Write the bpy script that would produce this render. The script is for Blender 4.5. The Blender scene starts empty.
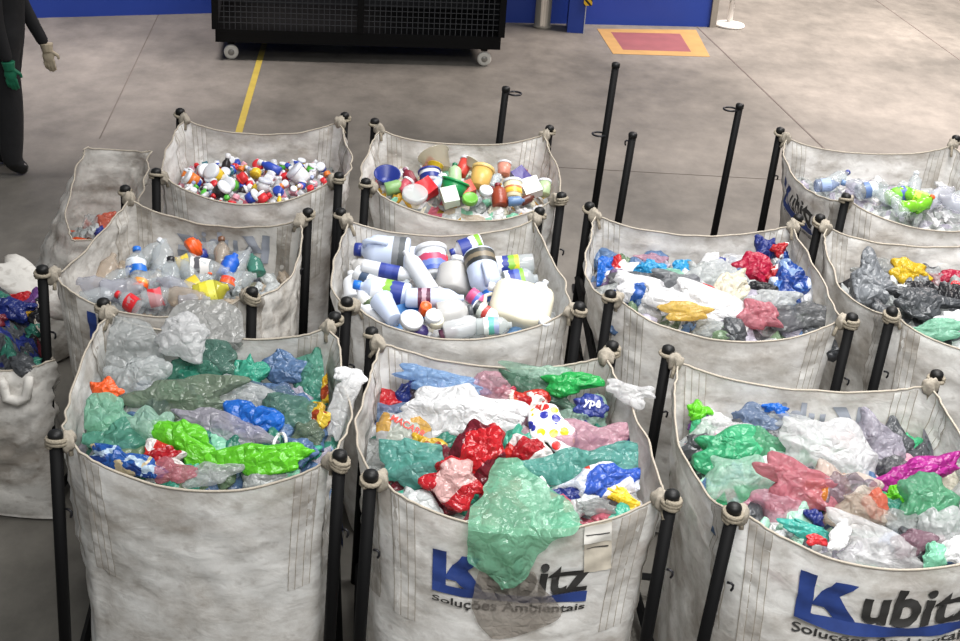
import bpy, bmesh, math, random
import numpy as np
from mathutils import Vector, Matrix
from mathutils.bvhtree import BVHTree

# ------------------------------------------------------------------ camera, world, lights, exposure
IMG_W, IMG_H = 960, 641
FPX, PITCH, ROLL, CAMH = 1380.0, math.radians(25.8), math.radians(4.0), 3.55
FWD = np.array([0, math.cos(PITCH), -math.sin(PITCH)])
_r0 = np.array([1.0, 0, 0]); _u0 = np.cross(_r0, FWD)
RGT = math.cos(ROLL) * _r0 + math.sin(ROLL) * _u0
UPV = -math.sin(ROLL) * _r0 + math.cos(ROLL) * _u0
EYE = np.array([0, 0, CAMH])
scene = bpy.context.scene
COL = scene.collection
cd = bpy.data.cameras.new('camera'); cam = bpy.data.objects.new('camera', cd); COL.objects.link(cam)
cd.sensor_fit = 'HORIZONTAL'; cd.sensor_width = 36.0; cd.lens = FPX / IMG_W * 36.0
cd.clip_end = 200
m = Matrix.Identity(4)
for i in range(3):
    m[i][0], m[i][1], m[i][2], m[i][3] = RGT[i], UPV[i], -FWD[i], EYE[i]
cam.matrix_world = m
scene.camera = cam

world = bpy.data.worlds.new('hall_ambience'); scene.world = world; world.use_nodes = True
world.node_tree.nodes['Background'].inputs[0].default_value = (0.93, 0.97, 1.0, 1)
world.node_tree.nodes['Background'].inputs[1].default_value = 0.27

def area_light(name, loc, size, sizey, power, col=(1, 1, 1), rot=(0, 0, 0), spread=180):
    l = bpy.data.lights.new(name, 'AREA'); l.shape = 'RECTANGLE'; l.size = size; l.size_y = sizey
    l.energy = power; l.color = col; l.spread = math.radians(spread)
    o = bpy.data.objects.new(name, l); COL.objects.link(o); o.location = loc; o.rotation_euler = rot
    return o
area_light('roof_light_bags', (1.9, 5.4, 7.0), 3.2, 4.5, 330, (1.0, 0.985, 0.97), spread=110)
area_light('roof_light_gallery', (1.8, -1.2, 7.2), 4.5, 2.0, 210, (1.0, 0.985, 0.965), (math.radians(32), 0, 0), spread=90)
area_light('roof_light_far', (6.5, 15.0, 7.5), 5.0, 5.0, 2300, (1.0, 0.88, 0.83), spread=125)
area_light('roof_light_door', (-3.9, 11.9, 7.0), 2.0, 1.2, 110, (1.0, 0.90, 0.89), spread=50)
vs = scene.view_settings
vs.view_transform = 'Standard'; vs.look = 'None'; vs.gamma = 1.0; vs.use_curve_mapping = False
vs.exposure = 0.0

# ------------------------------------------------------------------ helpers
def unproj(px, py, z):
    d = FWD * FPX + RGT * (px - 480) + UPV * (320.5 - py)
    return EYE + d * ((z - EYE[2]) / d[2])
def proj(P):
    v = np.asarray(P, float) - EYE; k = FPX / (v @ FWD)
    return np.stack([480 + (v @ RGT) * k, 320.5 - (v @ UPV) * k], -1)
def mpp(P):
    return float((np.asarray(P) - EYE) @ FWD) / FPX      # metres per pixel at P
def lin(h):
    h = h.lstrip('#'); o = []
    for i in (0, 2, 4):
        c = int(h[i:i+2], 16) / 255
        o.append(c / 12.92 if c <= 0.04045 else ((c + 0.055) / 1.055) ** 2.4)
    return (*o, 1.0)

def new_mesh(name, V, F, mats, parent=None, smooth=True, mi=None, origin=None):
    me = bpy.data.meshes.new(name)
    V = np.asarray(V, float)
    if origin is not None: V = V - np.asarray(origin)
    me.from_pydata(V.tolist(), [], [tuple(int(i) for i in f) for f in F])
    if not isinstance(mats, (list, tuple)): mats = [mats]
    for k in mats: me.materials.append(k)
    if mi is not None: me.polygons.foreach_set('material_index', np.asarray(mi, np.int32))
    if smooth: me.polygons.foreach_set('use_smooth', [True] * len(me.polygons))
    me.update()
    o = bpy.data.objects.new(name, me); COL.objects.link(o)
    if parent is not None: o.parent = parent
    return o
def tag(o, label, cat, group=None):
    o['label'] = label; o['category'] = cat
    if group: o['group'] = group
    return o
def thing(name, label, cat, loc=(0, 0, 0), group=None):
    o = bpy.data.objects.new(name, None); COL.objects.link(o); o.empty_display_size = 0.1
    o.location = [float(x) for x in loc]
    return tag(o, label, cat, group)
def struct(o):
    o['kind'] = 'structure'; return o

def box_vf(x0, x1, y0, y1, z0, z1):
    V = [(x0,y0,z0),(x1,y0,z0),(x1,y1,z0),(x0,y1,z0),(x0,y0,z1),(x1,y0,z1),(x1,y1,z1),(x0,y1,z1)]
    F = [(0,3,2,1),(4,5,6,7),(0,1,5,4),(1,2,6,5),(2,3,7,6),(3,0,4,7)]
    return V, F
def grid_faces(nu, nv, wrap_u=False):
    F = []
    for i in range(nu if wrap_u else nu - 1):
        i2 = (i + 1) % nu
        for j in range(nv - 1):
            F.append((i*nv+j, i2*nv+j, i2*nv+j+1, i*nv+j+1))
    return F
def tube_vf(pts, r, seg=8, cap=True):
    pts = np.asarray(pts, float); n = len(pts)
    rr = np.full(n, r) if np.isscalar(r) else np.asarray(r, float)
    T = np.gradient(pts, axis=0); T /= np.linalg.norm(T, axis=1)[:, None] + 1e-12
    ref = np.array([0, 0, 1.0]) if abs(T[0][2]) < 0.9 else np.array([1.0, 0, 0])
    V = []; a = np.arange(seg) * 2 * math.pi / seg
    N = np.cross(T[0], ref); N /= np.linalg.norm(N)
    for i in range(n):
        N = N - T[i] * (N @ T[i]); N /= np.linalg.norm(N) + 1e-12
        B = np.cross(T[i], N)
        V.append(pts[i] + rr[i] * (np.cos(a)[:, None] * N + np.sin(a)[:, None] * B))
    V = np.concatenate(V)
    F = []
    for i in range(n - 1):
        for j in range(seg):
            j2 = (j + 1) % seg
            F.append((i*seg+j, i*seg+j2, (i+1)*seg+j2, (i+1)*seg+j))
    if cap:
        F.append(tuple(range(seg))[::-1]); F.append(tuple((n-1)*seg + j for j in range(seg)))
    return V, F
def lathe_vf(prof, seg=16, squash=1.0):
    a = np.arange(seg) * 2 * math.pi / seg
    V = np.concatenate([np.stack([np.cos(a)*r, np.sin(a)*r*squash, np.full(seg, z)], 1) for r, z in prof])
    n = len(prof); F = []
    for i in range(n - 1):
        for j in range(seg):
            j2 = (j + 1) % seg
            F.append((i*seg+j, i*seg+j2, (i+1)*seg+j2, (i+1)*seg+j))
    F.append(tuple(range(seg))[::-1]); F.append(tuple((n-1)*seg + j for j in range(seg)))
    return V, F
class VF:
    """collects shapes into one mesh"""
    def __init__(s): s.V = []; s.F = []; s.M = []; s.n = 0
    def add(s, vf, mi=0):
        V, F = vf; V = np.asarray(V, float)
        s.V.append(V); s.F += [tuple(i + s.n for i in f) for f in F]; s.M += [mi] * len(F); s.n += len(V); return s
    def build(s, name, mats, parent=None, smooth=True, origin=None):
        return new_mesh(name, np.concatenate(s.V), s.F, mats, parent, smooth, s.M, origin)
def wavy(P, seed, freq, k=10):
    """cheap smooth pseudo-noise in about -1..1"""
    r = np.random.RandomState(seed)
    d = r.normal(size=(k, 3)); d /= np.linalg.norm(d, axis=1)[:, None]
    f = freq * r.uniform(0.6, 1.6, k); ph = r.uniform(0, 6.28, k)
    return np.sin((np.asarray(P) @ d.T) * f + ph).sum(-1) / math.sqrt(k) * 0.8
_cs = {}
def cube_sphere(n):
    if n in _cs: return _cs[n]
    bm = bmesh.new(); bmesh.ops.create_cube(bm, size=2.0)
    bmesh.ops.subdivide_edges(bm, edges=bm.edges[:], cuts=n - 1, use_grid_fill=True)
    bm.verts.ensure_lookup_table()
    V = np.array([v.co[:] for v in bm.verts]); F = [tuple(v.index for v in f.verts) for f in bm.faces]; bm.free()
    _cs[n] = (V, F); return _cs[n]
def unit_sphere(n):
    V, F = cube_sphere(n); W = np.tan(V * math.pi / 4)
    return W / np.linalg.norm(W, axis=1)[:, None], F

def tri(x):
    x = x - np.floor(x); return 4 * np.abs(x - 0.5) - 1
def crumple(seed, n=15, creases=15, amp=0.20, ears=3, flat=0.0):
    """unit-size crumpled film: an irregular lens folded sharply along many random crease lines"""
    r = np.random.RandomState(seed); V, F = unit_sphere(n); P = V.copy()
    th = np.arctan2(V[:, 1], V[:, 0]); eq = 1 - V[:, 2] ** 2
    out = np.zeros(len(V))
    for f in (2, 3, 5, 7): out += r.uniform(0.05, 0.17) * tri(f * th / (2 * math.pi) + r.rand())
    P[:, :2] *= (1 + eq * out * (0.5 + amp * 3))[:, None]
    for _ in range(ears):
        a = r.uniform(0, 6.283); d = np.array([math.cos(a), math.sin(a), r.uniform(-0.1, 0.4)]); d /= np.linalg.norm(d)
        P += d * (r.uniform(0.25, 0.6) * np.clip((V @ d - 0.74) / 0.26, 0, 1) ** 1.2)[:, None]
    k = amp / 0.2
    # gathered pleats running out from one or two pinch points
    for _ in range(2):
        c = r.normal(size=3) * np.array([0.6, 0.6, 0.2]); q = P - c; a = np.arctan2(q[:, 1], q[:, 0]); rad = np.sqrt((q ** 2).sum(1))
        P[:, 2] += k * 0.20 * np.exp(-rad * 0.7) * np.minimum(rad * 1.6, 1) * tri(a / 6.283 * r.randint(5, 9) + 0.25 * np.sin(rad * 3)) * np.sign(V[:, 2] + 0.3)
    # facets
    for fr, am, cnt in ((0.45, 0.15, 4), (0.95, 0.085, 5), (1.9, 0.045, 6)):
        for _ in range(cnt):
            d = r.normal(size=3) * np.array([1, 1, 0.7]); d /= np.linalg.norm(d)
            v = r.normal(size=3) * np.array([0.7, 0.7, 1.2]); v /= np.linalg.norm(v)
            ctr = r.normal(size=3) * 0.5; fall = np.exp(-((P - ctr) ** 2).sum(1) / 0.9)
            P += v * (k * am * tri(fr * r.uniform(0.7, 1.4) * (P @ d) + r.rand()) * (0.35 + fall))[:, None]
    lo, hi = np.percentile(P, 3, axis=0), np.percentile(P, 97, axis=0)
    return (P - (lo + hi) / 2) / (hi - lo) * 2, F
# ------------------------------------------------------------------ materials
MATS = {}
def nodes_of(m): return m.node_tree.nodes, m.node_tree.links
def base_mat(name):
    m = bpy.data.materials.new(name); m.use_nodes = True; return m
def plain(name, col, rough=0.5, metal=0.0, bump=0.0, bscale=30, var=0.0, spec=0.5):
    if name in MATS: return MATS[name]
    m = base_mat(name); N, L = nodes_of(m); b = N['Principled BSDF']
    c = lin(col) if isinstance(col, str) else col
    b.inputs['Base Color'].default_value = c; b.inputs['Roughness'].default_value = rough; b.inputs['Metallic'].default_value = metal
    b.inputs['Specular IOR Level'].default_value = spec
    if bump or var:
        tc = N.new('ShaderNodeTexCoord'); nz = N.new('ShaderNodeTexNoise'); nz.inputs['Scale'].default_value = bscale; nz.inputs['Detail'].default_value = 5
        L.new(tc.outputs['Object'], nz.inputs['Vector'])
        if bump:
            bp = N.new('ShaderNodeBump'); bp.inputs['Strength'].default_value = bump; bp.inputs['Distance'].default_value = 0.01
            L.new(nz.outputs['Fac'], bp.inputs['Height']); L.new(bp.outputs['Normal'], b.inputs['Normal'])
        if var:
            mx = N.new('ShaderNodeMix'); mx.data_type = 'RGBA'
            mx.inputs['A'].default_value = tuple(x * (1 - var) for x in c[:3]) + (1,); mx.inputs['B'].default_value = tuple(min(1, x * (1 + var)) for x in c[:3]) + (1,)
            L.new(nz.outputs['Fac'], mx.inputs['Factor']); L.new(mx.outputs['Result'], b.inputs['Base Color'])
    MATS[name] = m; return m

def film(col, alpha=0.85, rough=0.28, trans=0.35, pattern=None, scale=9.0):
    """thin plastic film: gloss + light shining through + see-through share; pattern = print colours"""
    key = ('film', col, alpha, rough, trans, tuple(pattern or ()), scale)
    if key in MATS: return MATS[key]
    m = base_mat('plastic_film'); N, L = nodes_of(m); b = N['Principled BSDF']; out = N['Material Output']
    c = lin(col)
    if alpha < 0.9: c = tuple(0.86 * x + 0.12 for x in c[:3]) + (1,)
    b.inputs['Roughness'].default_value = rough; b.inputs['Specular IOR Level'].default_value = 0.6
    tc = N.new('ShaderNodeTexCoord')
    tl = N.new('ShaderNodeBsdfTranslucent'); m1 = N.new('ShaderNodeMixShader'); m1.inputs[0].default_value = trans
    if pattern:
        nz = N.new('ShaderNodeTexVoronoi'); nz.inputs['Scale'].default_value = scale; nz.inputs['Randomness'].default_value = 1.0
        nd = N.new('ShaderNodeTexNoise'); nd.inputs['Scale'].default_value = scale * 0.8
        va = N.new('ShaderNodeVectorMath'); va.operation = 'MULTIPLY_ADD'
        va.inputs[1].default_value = (0.12, 0.12, 0.12)
        L.new(tc.outputs['Object'], nd.inputs['Vector']); L.new(nd.outputs['Color'], va.inputs[0]); L.new(tc.outputs['Object'], va.inputs[2])
        L.new(va.outputs[0], nz.inputs['Vector'])
        sp = N.new('ShaderNodeSeparateColor'); L.new(nz.outputs['Color'], sp.inputs[0])
        cr = N.new('ShaderNodeValToRGB'); cr.color_ramp.interpolation = 'CONSTANT'
        cols = [col] + list(pattern)
        el = cr.color_ramp.elements
        while len(el) < len(cols): el.new(0.5)
        for i, cc in enumerate(cols): el[i].position = i / len(cols); el[i].color = lin(cc)
        L.new(sp.outputs[0], cr.inputs[0]); L.new(cr.outputs[0], b.inputs['Base Color']); L.new(cr.outputs[0], tl.inputs['Color'])
    else:
        nz = N.new('ShaderNodeTexNoise'); nz.inputs['Scale'].default_value = 14; nz.inputs['Detail'].default_value = 3
        L.new(tc.outputs['Object'], nz.inputs['Vector'])
        mx = N.new('ShaderNodeMix'); mx.data_type = 'RGBA'
        mx.inputs['A'].default_value = tuple(x * 0.75 for x in c[:3]) + (1,); mx.inputs['B'].default_value = tuple(min(1, x * 1.2 + 0.01) for x in c[:3]) + (1,)
        L.new(nz.outputs['Fac'], mx.inputs['Factor']); L.new(mx.outputs['Result'], b.inputs['Base Color']); L.new(mx.outputs['Result'], tl.inputs['Color'])
    nb = N.new('ShaderNodeTexVoronoi'); nb.feature = 'DISTANCE_TO_EDGE'; nb.inputs['Scale'].default_value = 19
    nw = N.new('ShaderNodeTexNoise'); nw.inputs['Scale'].default_value = 11; nw.inputs['Detail'].default_value = 3
    vw = N.new('ShaderNodeVectorMath'); vw.operation = 'MULTIPLY_ADD'; vw.inputs[1].default_value = (0.10, 0.10, 0.10)
    L.new(tc.outputs['Object'], nw.inputs['Vector']); L.new(nw.outputs['Color'], vw.inputs[0]); L.new(tc.outputs['Object'], vw.inputs[2])
    L.new(vw.outputs[0], nb.inputs['Vector'])
    bp = N.new('ShaderNodeBump'); bp.inputs['Strength'].default_value = 0.75; bp.inputs['Distance'].default_value = 0.03
    L.new(nb.outputs['Distance'], bp.inputs['Height']); L.new(bp.outputs['Normal'], b.inputs['Normal']); L.new(bp.outputs['Normal'], tl.inputs['Normal'])
    L.new(b.outputs[0], m1.inputs[1]); L.new(tl.outputs[0], m1.inputs[2])
    if alpha < 1:
        tp = N.new('ShaderNodeBsdfTransparent'); tp.inputs[0].default_value = tuple(0.55 + 0.45 * x for x in c[:3]) + (1,)
        m2 = N.new('ShaderNodeMixShader'); m2.inputs[0].default_value = alpha
        L.new(tp.outputs[0], m2.inputs[1]); L.new(m1.outputs[0], m2.inputs[2]); L.new(m2.outputs[0], out.inputs[0])
    else:
        L.new(m1.outputs[0], out.inputs[0])
    MATS[key] = m; return m

def clear_pet(col='#dfe6ea', alpha=0.42):
    alpha *= 0.72
    key = ('pet', col, alpha)
    if key in MATS: return MATS[key]
    m = base_mat('clear_bottle_plastic'); N, L = nodes_of(m); b = N['Principled BSDF']; out = N['Material Output']
    b.inputs['Base Color'].default_value = lin(col); b.inputs['Roughness'].default_value = 0.08; b.inputs['Specular IOR Level'].default_value = 0.9
    tp = N.new('ShaderNodeBsdfTransparent'); tp.inputs[0].default_value = lin(col)
    m2 = N.new('ShaderNodeMixShader'); m2.inputs[0].default_value = alpha
    L.new(tp.outputs[0], m2.inputs[1]); L.new(b.outputs[0], m2.inputs[2]); L.new(m2.outputs[0], out.inputs[0])
    MATS[key] = m; return m

def banded(name, cols, axis=2):
    """flat print in stripes along a label (generated coordinates of the label itself)"""
    key = ('band', name, tuple(cols), axis)
    if key in MATS: return MATS[key]
    m = base_mat('printed_label'); N, L = nodes_of(m); b = N['Principled BSDF']; b.inputs['Roughness'].default_value = 0.4
    tc = N.new('ShaderNodeTexCoord'); nd = N.new('ShaderNodeTexNoise'); nd.inputs['Scale'].default_value = 5
    va = N.new('ShaderNodeVectorMath'); va.operation = 'MULTIPLY_ADD'; va.inputs[1].default_value = (0.22, 0.22, 0.22)
    L.new(tc.outputs['Generated'], nd.inputs['Vector']); L.new(nd.outputs['Color'], va.inputs[0]); L.new(tc.outputs['Generated'], va.inputs[2])
    sx = N.new('ShaderNodeSeparateXYZ'); L.new(va.outputs[0], sx.inputs[0])
    cr = N.new('ShaderNodeValToRGB'); cr.color_ramp.interpolation = 'CONSTANT'; el = cr.color_ramp.elements
    while len(el) < len(cols): el.new(0.5)
    for i, cc in enumerate(cols): el[i].position = i / len(cols) * 1.1 + (0.06 if i else 0); el[i].color = lin(cc if cc.startswith('#') else PAL.get(cc, CLR.get(cc, '#dddddd')))
    L.new(sx.outputs[axis], cr.inputs[0]); L.new(cr.outputs[0], b.inputs['Base Color'])
    MATS[key] = m; return m

def fabric_mat(name='woven_fabric', light='#efeeeb', dirt='#b3ada5', dirtiness=0.5):
    if name in MATS: return MATS[name]
    m = base_mat(name); N, L = nodes_of(m); b = N['Principled BSDF']; out = N['Material Output']
    b.inputs['Roughness'].default_value = 0.62; b.inputs['Specular IOR Level'].default_value = 0.3
    tc = N.new('ShaderNodeTexCoord'); oi = N.new('ShaderNodeObjectInfo')
    ad = N.new('ShaderNodeVectorMath'); ad.operation = 'ADD'
    sc = N.new('ShaderNodeVectorMath'); sc.operation = 'SCALE'; sc.inputs['Scale'].default_value = 40
    L.new(oi.outputs['Random'], sc.inputs[0]); L.new(tc.outputs['Object'], ad.inputs[0]); L.new(sc.outputs[0], ad.inputs[1])
    n1 = N.new('ShaderNodeTexNoise'); n1.inputs['Scale'].default_value = 3.2; n1.inputs['Detail'].default_value = 7; n1.inputs['Roughness'].default_value = 0.66
    mp = N.new('ShaderNodeMapping'); mp.inputs['Scale'].default_value = (1, 1, 1.5)
    L.new(ad.outputs[0], mp.inputs[0]); L.new(mp.outputs[0], n1.inputs['Vector'])
    cr = N.new('ShaderNodeValToRGB'); el = cr.color_ramp.elements
    el[0].position = 0.36; el[0].color = lin(dirt); el[1].position = 0.36 + 0.32 * (1.3 - dirtiness); el[1].color = lin(light)
    L.new(n1.outputs['Fac'], cr.inputs[0])
    # small stains
    n2 = N.new('ShaderNodeTexNoise'); n2.inputs['Scale'].default_value = 17; n2.inputs['Detail'].default_value = 4
    L.new(mp.outputs[0], n2.inputs['Vector'])
    c2 = N.new('ShaderNodeValToRGB'); c2.color_ramp.elements[0].position = 0.30; c2.color_ramp.elements[0].color = (1, 1, 1, 1)
    c2.color_ramp.elements[1].position = 0.42; c2.color_ramp.elements[1].color = (0, 0, 0, 1)
    mx = N.new('ShaderNodeMix'); mx.data_type = 'RGBA'; mx.inputs['B'].default_value = lin('#6f5f50')
    ml = N.new('ShaderNodeMath'); ml.operation = 'MULTIPLY'; ml.inputs[1].default_value = 0.5 * dirtiness
    L.new(n2.outputs['Fac'], c2.inputs[0]); L.new(c2.outputs[0], ml.inputs[0]); L.new(ml.outputs[0], mx.inputs['Factor']); L.new(cr.outputs[0], mx.inputs['A'])
    L.new(mx.outputs['Result'], b.inputs['Base Color'])
    # woven grain + fine creases
    n3 = N.new('ShaderNodeTexNoise'); n3.inputs['Scale'].default_value = 13; n3.inputs['Detail'].default_value = 6; n3.inputs['Distortion'].default_value = 0.8
    mp3 = N.new('ShaderNodeMapping'); mp3.inputs['Scale'].default_value = (0.8, 0.8, 1.2)
    L.new(ad.outputs[0], mp3.inputs[0]); L.new(mp3.outputs[0], n3.inputs['Vector'])
    bp = N.new('ShaderNodeBump'); bp.inputs['Strength'].default_value = 0.35; bp.inputs['Distance'].default_value = 0.02
    L.new(n3.outputs['Fac'], bp.inputs['Height']); L.new(bp.outputs['Normal'], b.inputs['Normal'])
    tl = N.new('ShaderNodeBsdfTranslucent'); L.new(mx.outputs['Result'], tl.inputs['Color'])
    ms = N.new('ShaderNodeMixShader'); ms.inputs[0].default_value = 0.22
    L.new(b.outputs[0], ms.inputs[1]); L.new(tl.outputs[0], ms.inputs[2]); L.new(ms.outputs[0], out.inputs[0])
    MATS[name] = m; return m

def floor_mat():
    m = base_mat('stained_concrete'); N, L = nodes_of(m); b = N['Principled BSDF']
    tc = N.new('ShaderNodeTexCoord')
    n1 = N.new('ShaderNodeTexNoise'); n1.inputs['Scale'].default_value = 0.55; n1.inputs['Detail'].default_value = 9; n1.inputs['Roughness'].default_value = 0.62
    mp = N.new('ShaderNodeMapping'); mp.inputs['Scale'].default_value = (0.9, 0.8, 1); mp.inputs['Rotation'].default_value = (0, 0, 0.15)
    L.new(tc.outputs['Object'], mp.inputs[0]); L.new(mp.outputs[0], n1.inputs['Vector'])
    cr = N.new('ShaderNodeValToRGB'); e = cr.color_ramp.elements
    e[0].position = 0.3; e[0].color = lin('#484641'); e[1].position = 0.68; e[1].color = lin('#77736c')
    L.new(n1.outputs['Fac'], cr.inputs[0])
    n2 = N.new('ShaderNodeTexNoise'); n2.inputs['Scale'].default_value = 6; n2.inputs['Detail'].default_value = 8; n2.inputs['Roughness'].default_value = 0.7
    mp2 = N.new('ShaderNodeMapping'); mp2.inputs['Scale'].default_value = (0.8, 0.55, 1)
    L.new(tc.outputs['Object'], mp2.inputs[0]); L.new(mp2.outputs[0], n2.inputs['Vector'])
    mx = N.new('ShaderNodeMix'); mx.data_type = 'RGBA'; mx.blend_type = 'OVERLAY'; mx.inputs['Factor'].default_value = 0.55
    L.new(cr.outputs[0], mx.inputs['A']); L.new(n2.outputs['Fac'], mx.inputs['B'])
    L.new(mx.outputs['Result'], b.inputs['Base Color'])
    b.inputs['Roughness'].default_value = 0.6; b.inputs['Specular IOR Level'].default_value = 0.35
    bp = N.new('ShaderNodeBump'); bp.inputs['Strength'].default_value = 0.15; bp.inputs['Distance'].default_value = 0.01
    L.new(n2.outputs['Fac'], bp.inputs['Height']); L.new(bp.outputs['Normal'], b.inputs['Normal'])
    return m

FABRIC = fabric_mat()
FABRIC_OLD = fabric_mat('woven_fabric_grimy', '#e0ddd7', '#a09990', 0.7)
WEBBING = plain('webbing', '#968e81', 0.8, bump=0.3, bscale=90, var=0.25)
HEM = plain('hem_fabric', '#a79e90', 0.7, bump=0.2, bscale=60, var=0.2)
STITCH = plain('stitching', '#9a9184', 0.8, var=0.4, bscale=40)
ROPE = plain('rope', '#8d8474', 0.85, bump=0.6, bscale=120, var=0.3)
BLACK = plain('black_paint', '#09090a', 0.65, var=0.3, bscale=12, spec=0.15)
BLACKCAP = plain('black_rubber', '#141414', 0.5, spec=0.3)
PRINT_BLUE = plain('print_blue', '#1f3878', 0.6, var=0.35, bscale=25)
PRINT_BLACK = plain('print_black', '#2a2928', 0.65, var=0.4, bscale=25)
PRINT_FADED = plain('print_shining_through', '#8f949e', 0.7, var=0.15, bscale=14)

# ------------------------------------------------------------------ setting
def flat_poly(name, pts, z, mat, parent=None, thick=0.0):
    n = len(pts)
    V = [(p[0], p[1], z) for p in pts]; F = [tuple(range(n))]
    if thick:
        V += [(p[0], p[1], z - thick) for p in pts]
        F += [tuple(range(2*n-1, n-1, -1))] + [(i, i+n, (i+1) % n + n, (i+1) % n) for i in range(n)]
    a = sum(pts[i][0]*pts[(i+1) % n][1] - pts[(i+1) % n][0]*pts[i][1] for i in range(n))
    if a < 0: F = [f[::-1] for f in F]
    return new_mesh(name, V, F, mat, parent, smooth=False)
floor = struct(flat_poly('floor', [(-16, -4), (18, -4), (18, 34), (-16, 34)], 0.0, floor_mat()))
G = lambda x, y: unproj(x, y, 0.0)[:2]
JOINT = plain('joint_filler', '#57504b', 0.9, var=0.3, bscale=8)
def floor_strip(name, a, b, w, mat, z=0.003, ext=(0, 0)):
    a = np.array(a, float); b = np.array(b, float); d = b - a; L_ = np.linalg.norm(d); d /= L_
    a = a - d * ext[0]; b = b + d * ext[1]; n = np.array([-d[1], d[0]]) * w / 2
    return flat_poly(name, [a + n, b + n, b - n, a - n], z, mat, floor, thick=0.0025)
floor_strip('expansion_joint', G(716, 45), G(812, 137), 0.016, JOINT, ext=(4, 6))
floor_strip('expansion_joint', G(925, 35), G(960, 60), 0.014, JOINT, ext=(6, 3))
floor_strip('expansion_joint', G(640, 172), G(960, 190), 0.006, JOINT, z=0.0028, ext=(1, 2))
floor_strip('expansion_joint', G(137, 60), G(118, 100), 0.010, JOINT, ext=(2, 1))
YELLOW = plain('yellow_floor_paint', '#978635', 0.6, var=0.3, bscale=9)
floor_strip('painted_line', G(258, 66), G(238, 135), 0.055, YELLOW, ext=(1.4, 4.0))
MAROON = plain('maroon_floor_paint', '#743f42', 0.65, var=0.25, bscale=6)
OCHRE = plain('ochre_floor_paint', '#957542', 0.65, var=0.25, bscale=6)
o_ = flat_poly('painted_border', [G(597, 29), G(696, 30), G(710, 57), G(613, 54)], 0.003, OCHRE, floor, 0.0025)
o_ = flat_poly('painted_panel', [G(611, 32.5), G(680, 34), G(691, 52), G(623, 50)], 0.0036, MAROON, floor, 0.003)

BLUE = plain('blue_wall_paint', '#1e3f9c', 0.55, var=0.15, bscale=2)
GREYC = plain('grey_concrete', '#8f8a80', 0.8, var=0.3, bscale=5)
def wall_between(name, a, b):
    d = (b - a) / np.linalg.norm(b - a); n = np.array([-d[1], d[0]])
    struct(flat_poly(name, [a, b, b + n * 0.15, a + n * 0.15], 3.2, BLUE, None, 3.2)); return d, n
wall_between('wall_left', G(-260, 26), G(330, 10))
wb = G(709, 27); wd, wn = wall_between('wall_back', G(345, 19), wb)
e0 = wb + wd * 0.002
struct(flat_poly('trim_1', [e0 - wn * 0.02, e0 + wd * 0.07 - wn * 0.02, e0 + wd * 0.07 + wn * 0.17, e0 + wn * 0.17], 3.2, GREYC, None, 3.2))
# blue pier and grey pipe column against the wall
pb = G(575, 33)
pier = thing('electrical_pier', 'blue painted square pier standing against the blue wall', 'pier', (pb[0], pb[1], 0))
new_mesh('pier_body', *box_vf(-0.085, 0.085, 0, 0.30, 0, 3.2), BLUE, pier, smooth=False)
new_mesh('edge_strip', *box_vf(0.085, 0.095, -0.004, 0.02, 0, 3.2), plain('pale_edge', '#b7bcc6', 0.5), pier, smooth=False)
hz = base_mat('hazard_print'); N, L = nodes_of(hz); wv = N.new('ShaderNodeTexWave'); wv.inputs['Scale'].default_value = 9; wv.bands_direction = 'DIAGONAL'
tcn = N.new('ShaderNodeTexCoord'); L.new(tcn.outputs['Object'], wv.inputs['Vector'])
crn = N.new('ShaderNodeValToRGB'); crn.color_ramp.interpolation = 'CONSTANT'; crn.color_ramp.elements[0].color = lin('#1c1a14'); crn.color_ramp.elements[1].position = 0.42; crn.color_ramp.elements[1].color = lin('#e2b928')
L.new(wv.outputs[0], crn.inputs[0]); L.new(crn.outputs[0], N['Principled BSDF'].inputs['Base Color'])
V_, F_ = box_vf(0.062, 0.15, -0.018, -0.006, 0.30, 0.55)
new_mesh('hazard_sign', V_, F_, hz, pier, smooth=False)
pc = G(542, 27)
colm = tag(new_mesh('pipe_column', *lathe_vf([(0.10, 0), (0.10, 0.02), (0.085, 0.03), (0.085, 3.2)], 20), GREYC), 'round grey concrete column beside the blue pier', 'column')
colm.location = (pc[0], pc[1], 0)
# stanchion
sp_ = G(729, 26)
WHITEP = plain('white_enamel', '#d9d7d2', 0.35)
st = thing('stanchion', 'white stanchion post on a round base by the wall end', 'stanchion', (sp_[0], sp_[1], 0))
new_mesh('base', *lathe_vf([(0.165, 0), (0.17, 0.012), (0.165, 0.028), (0.06, 0.04), (0.04, 0.05)], 28), WHITEP, st)
new_mesh('pole', *lathe_vf([(0.03, 0.045), (0.03, 0.95), (0.036, 0.955), (0.036, 1.0), (0.02, 1.01)], 16), WHITEP, st)

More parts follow.
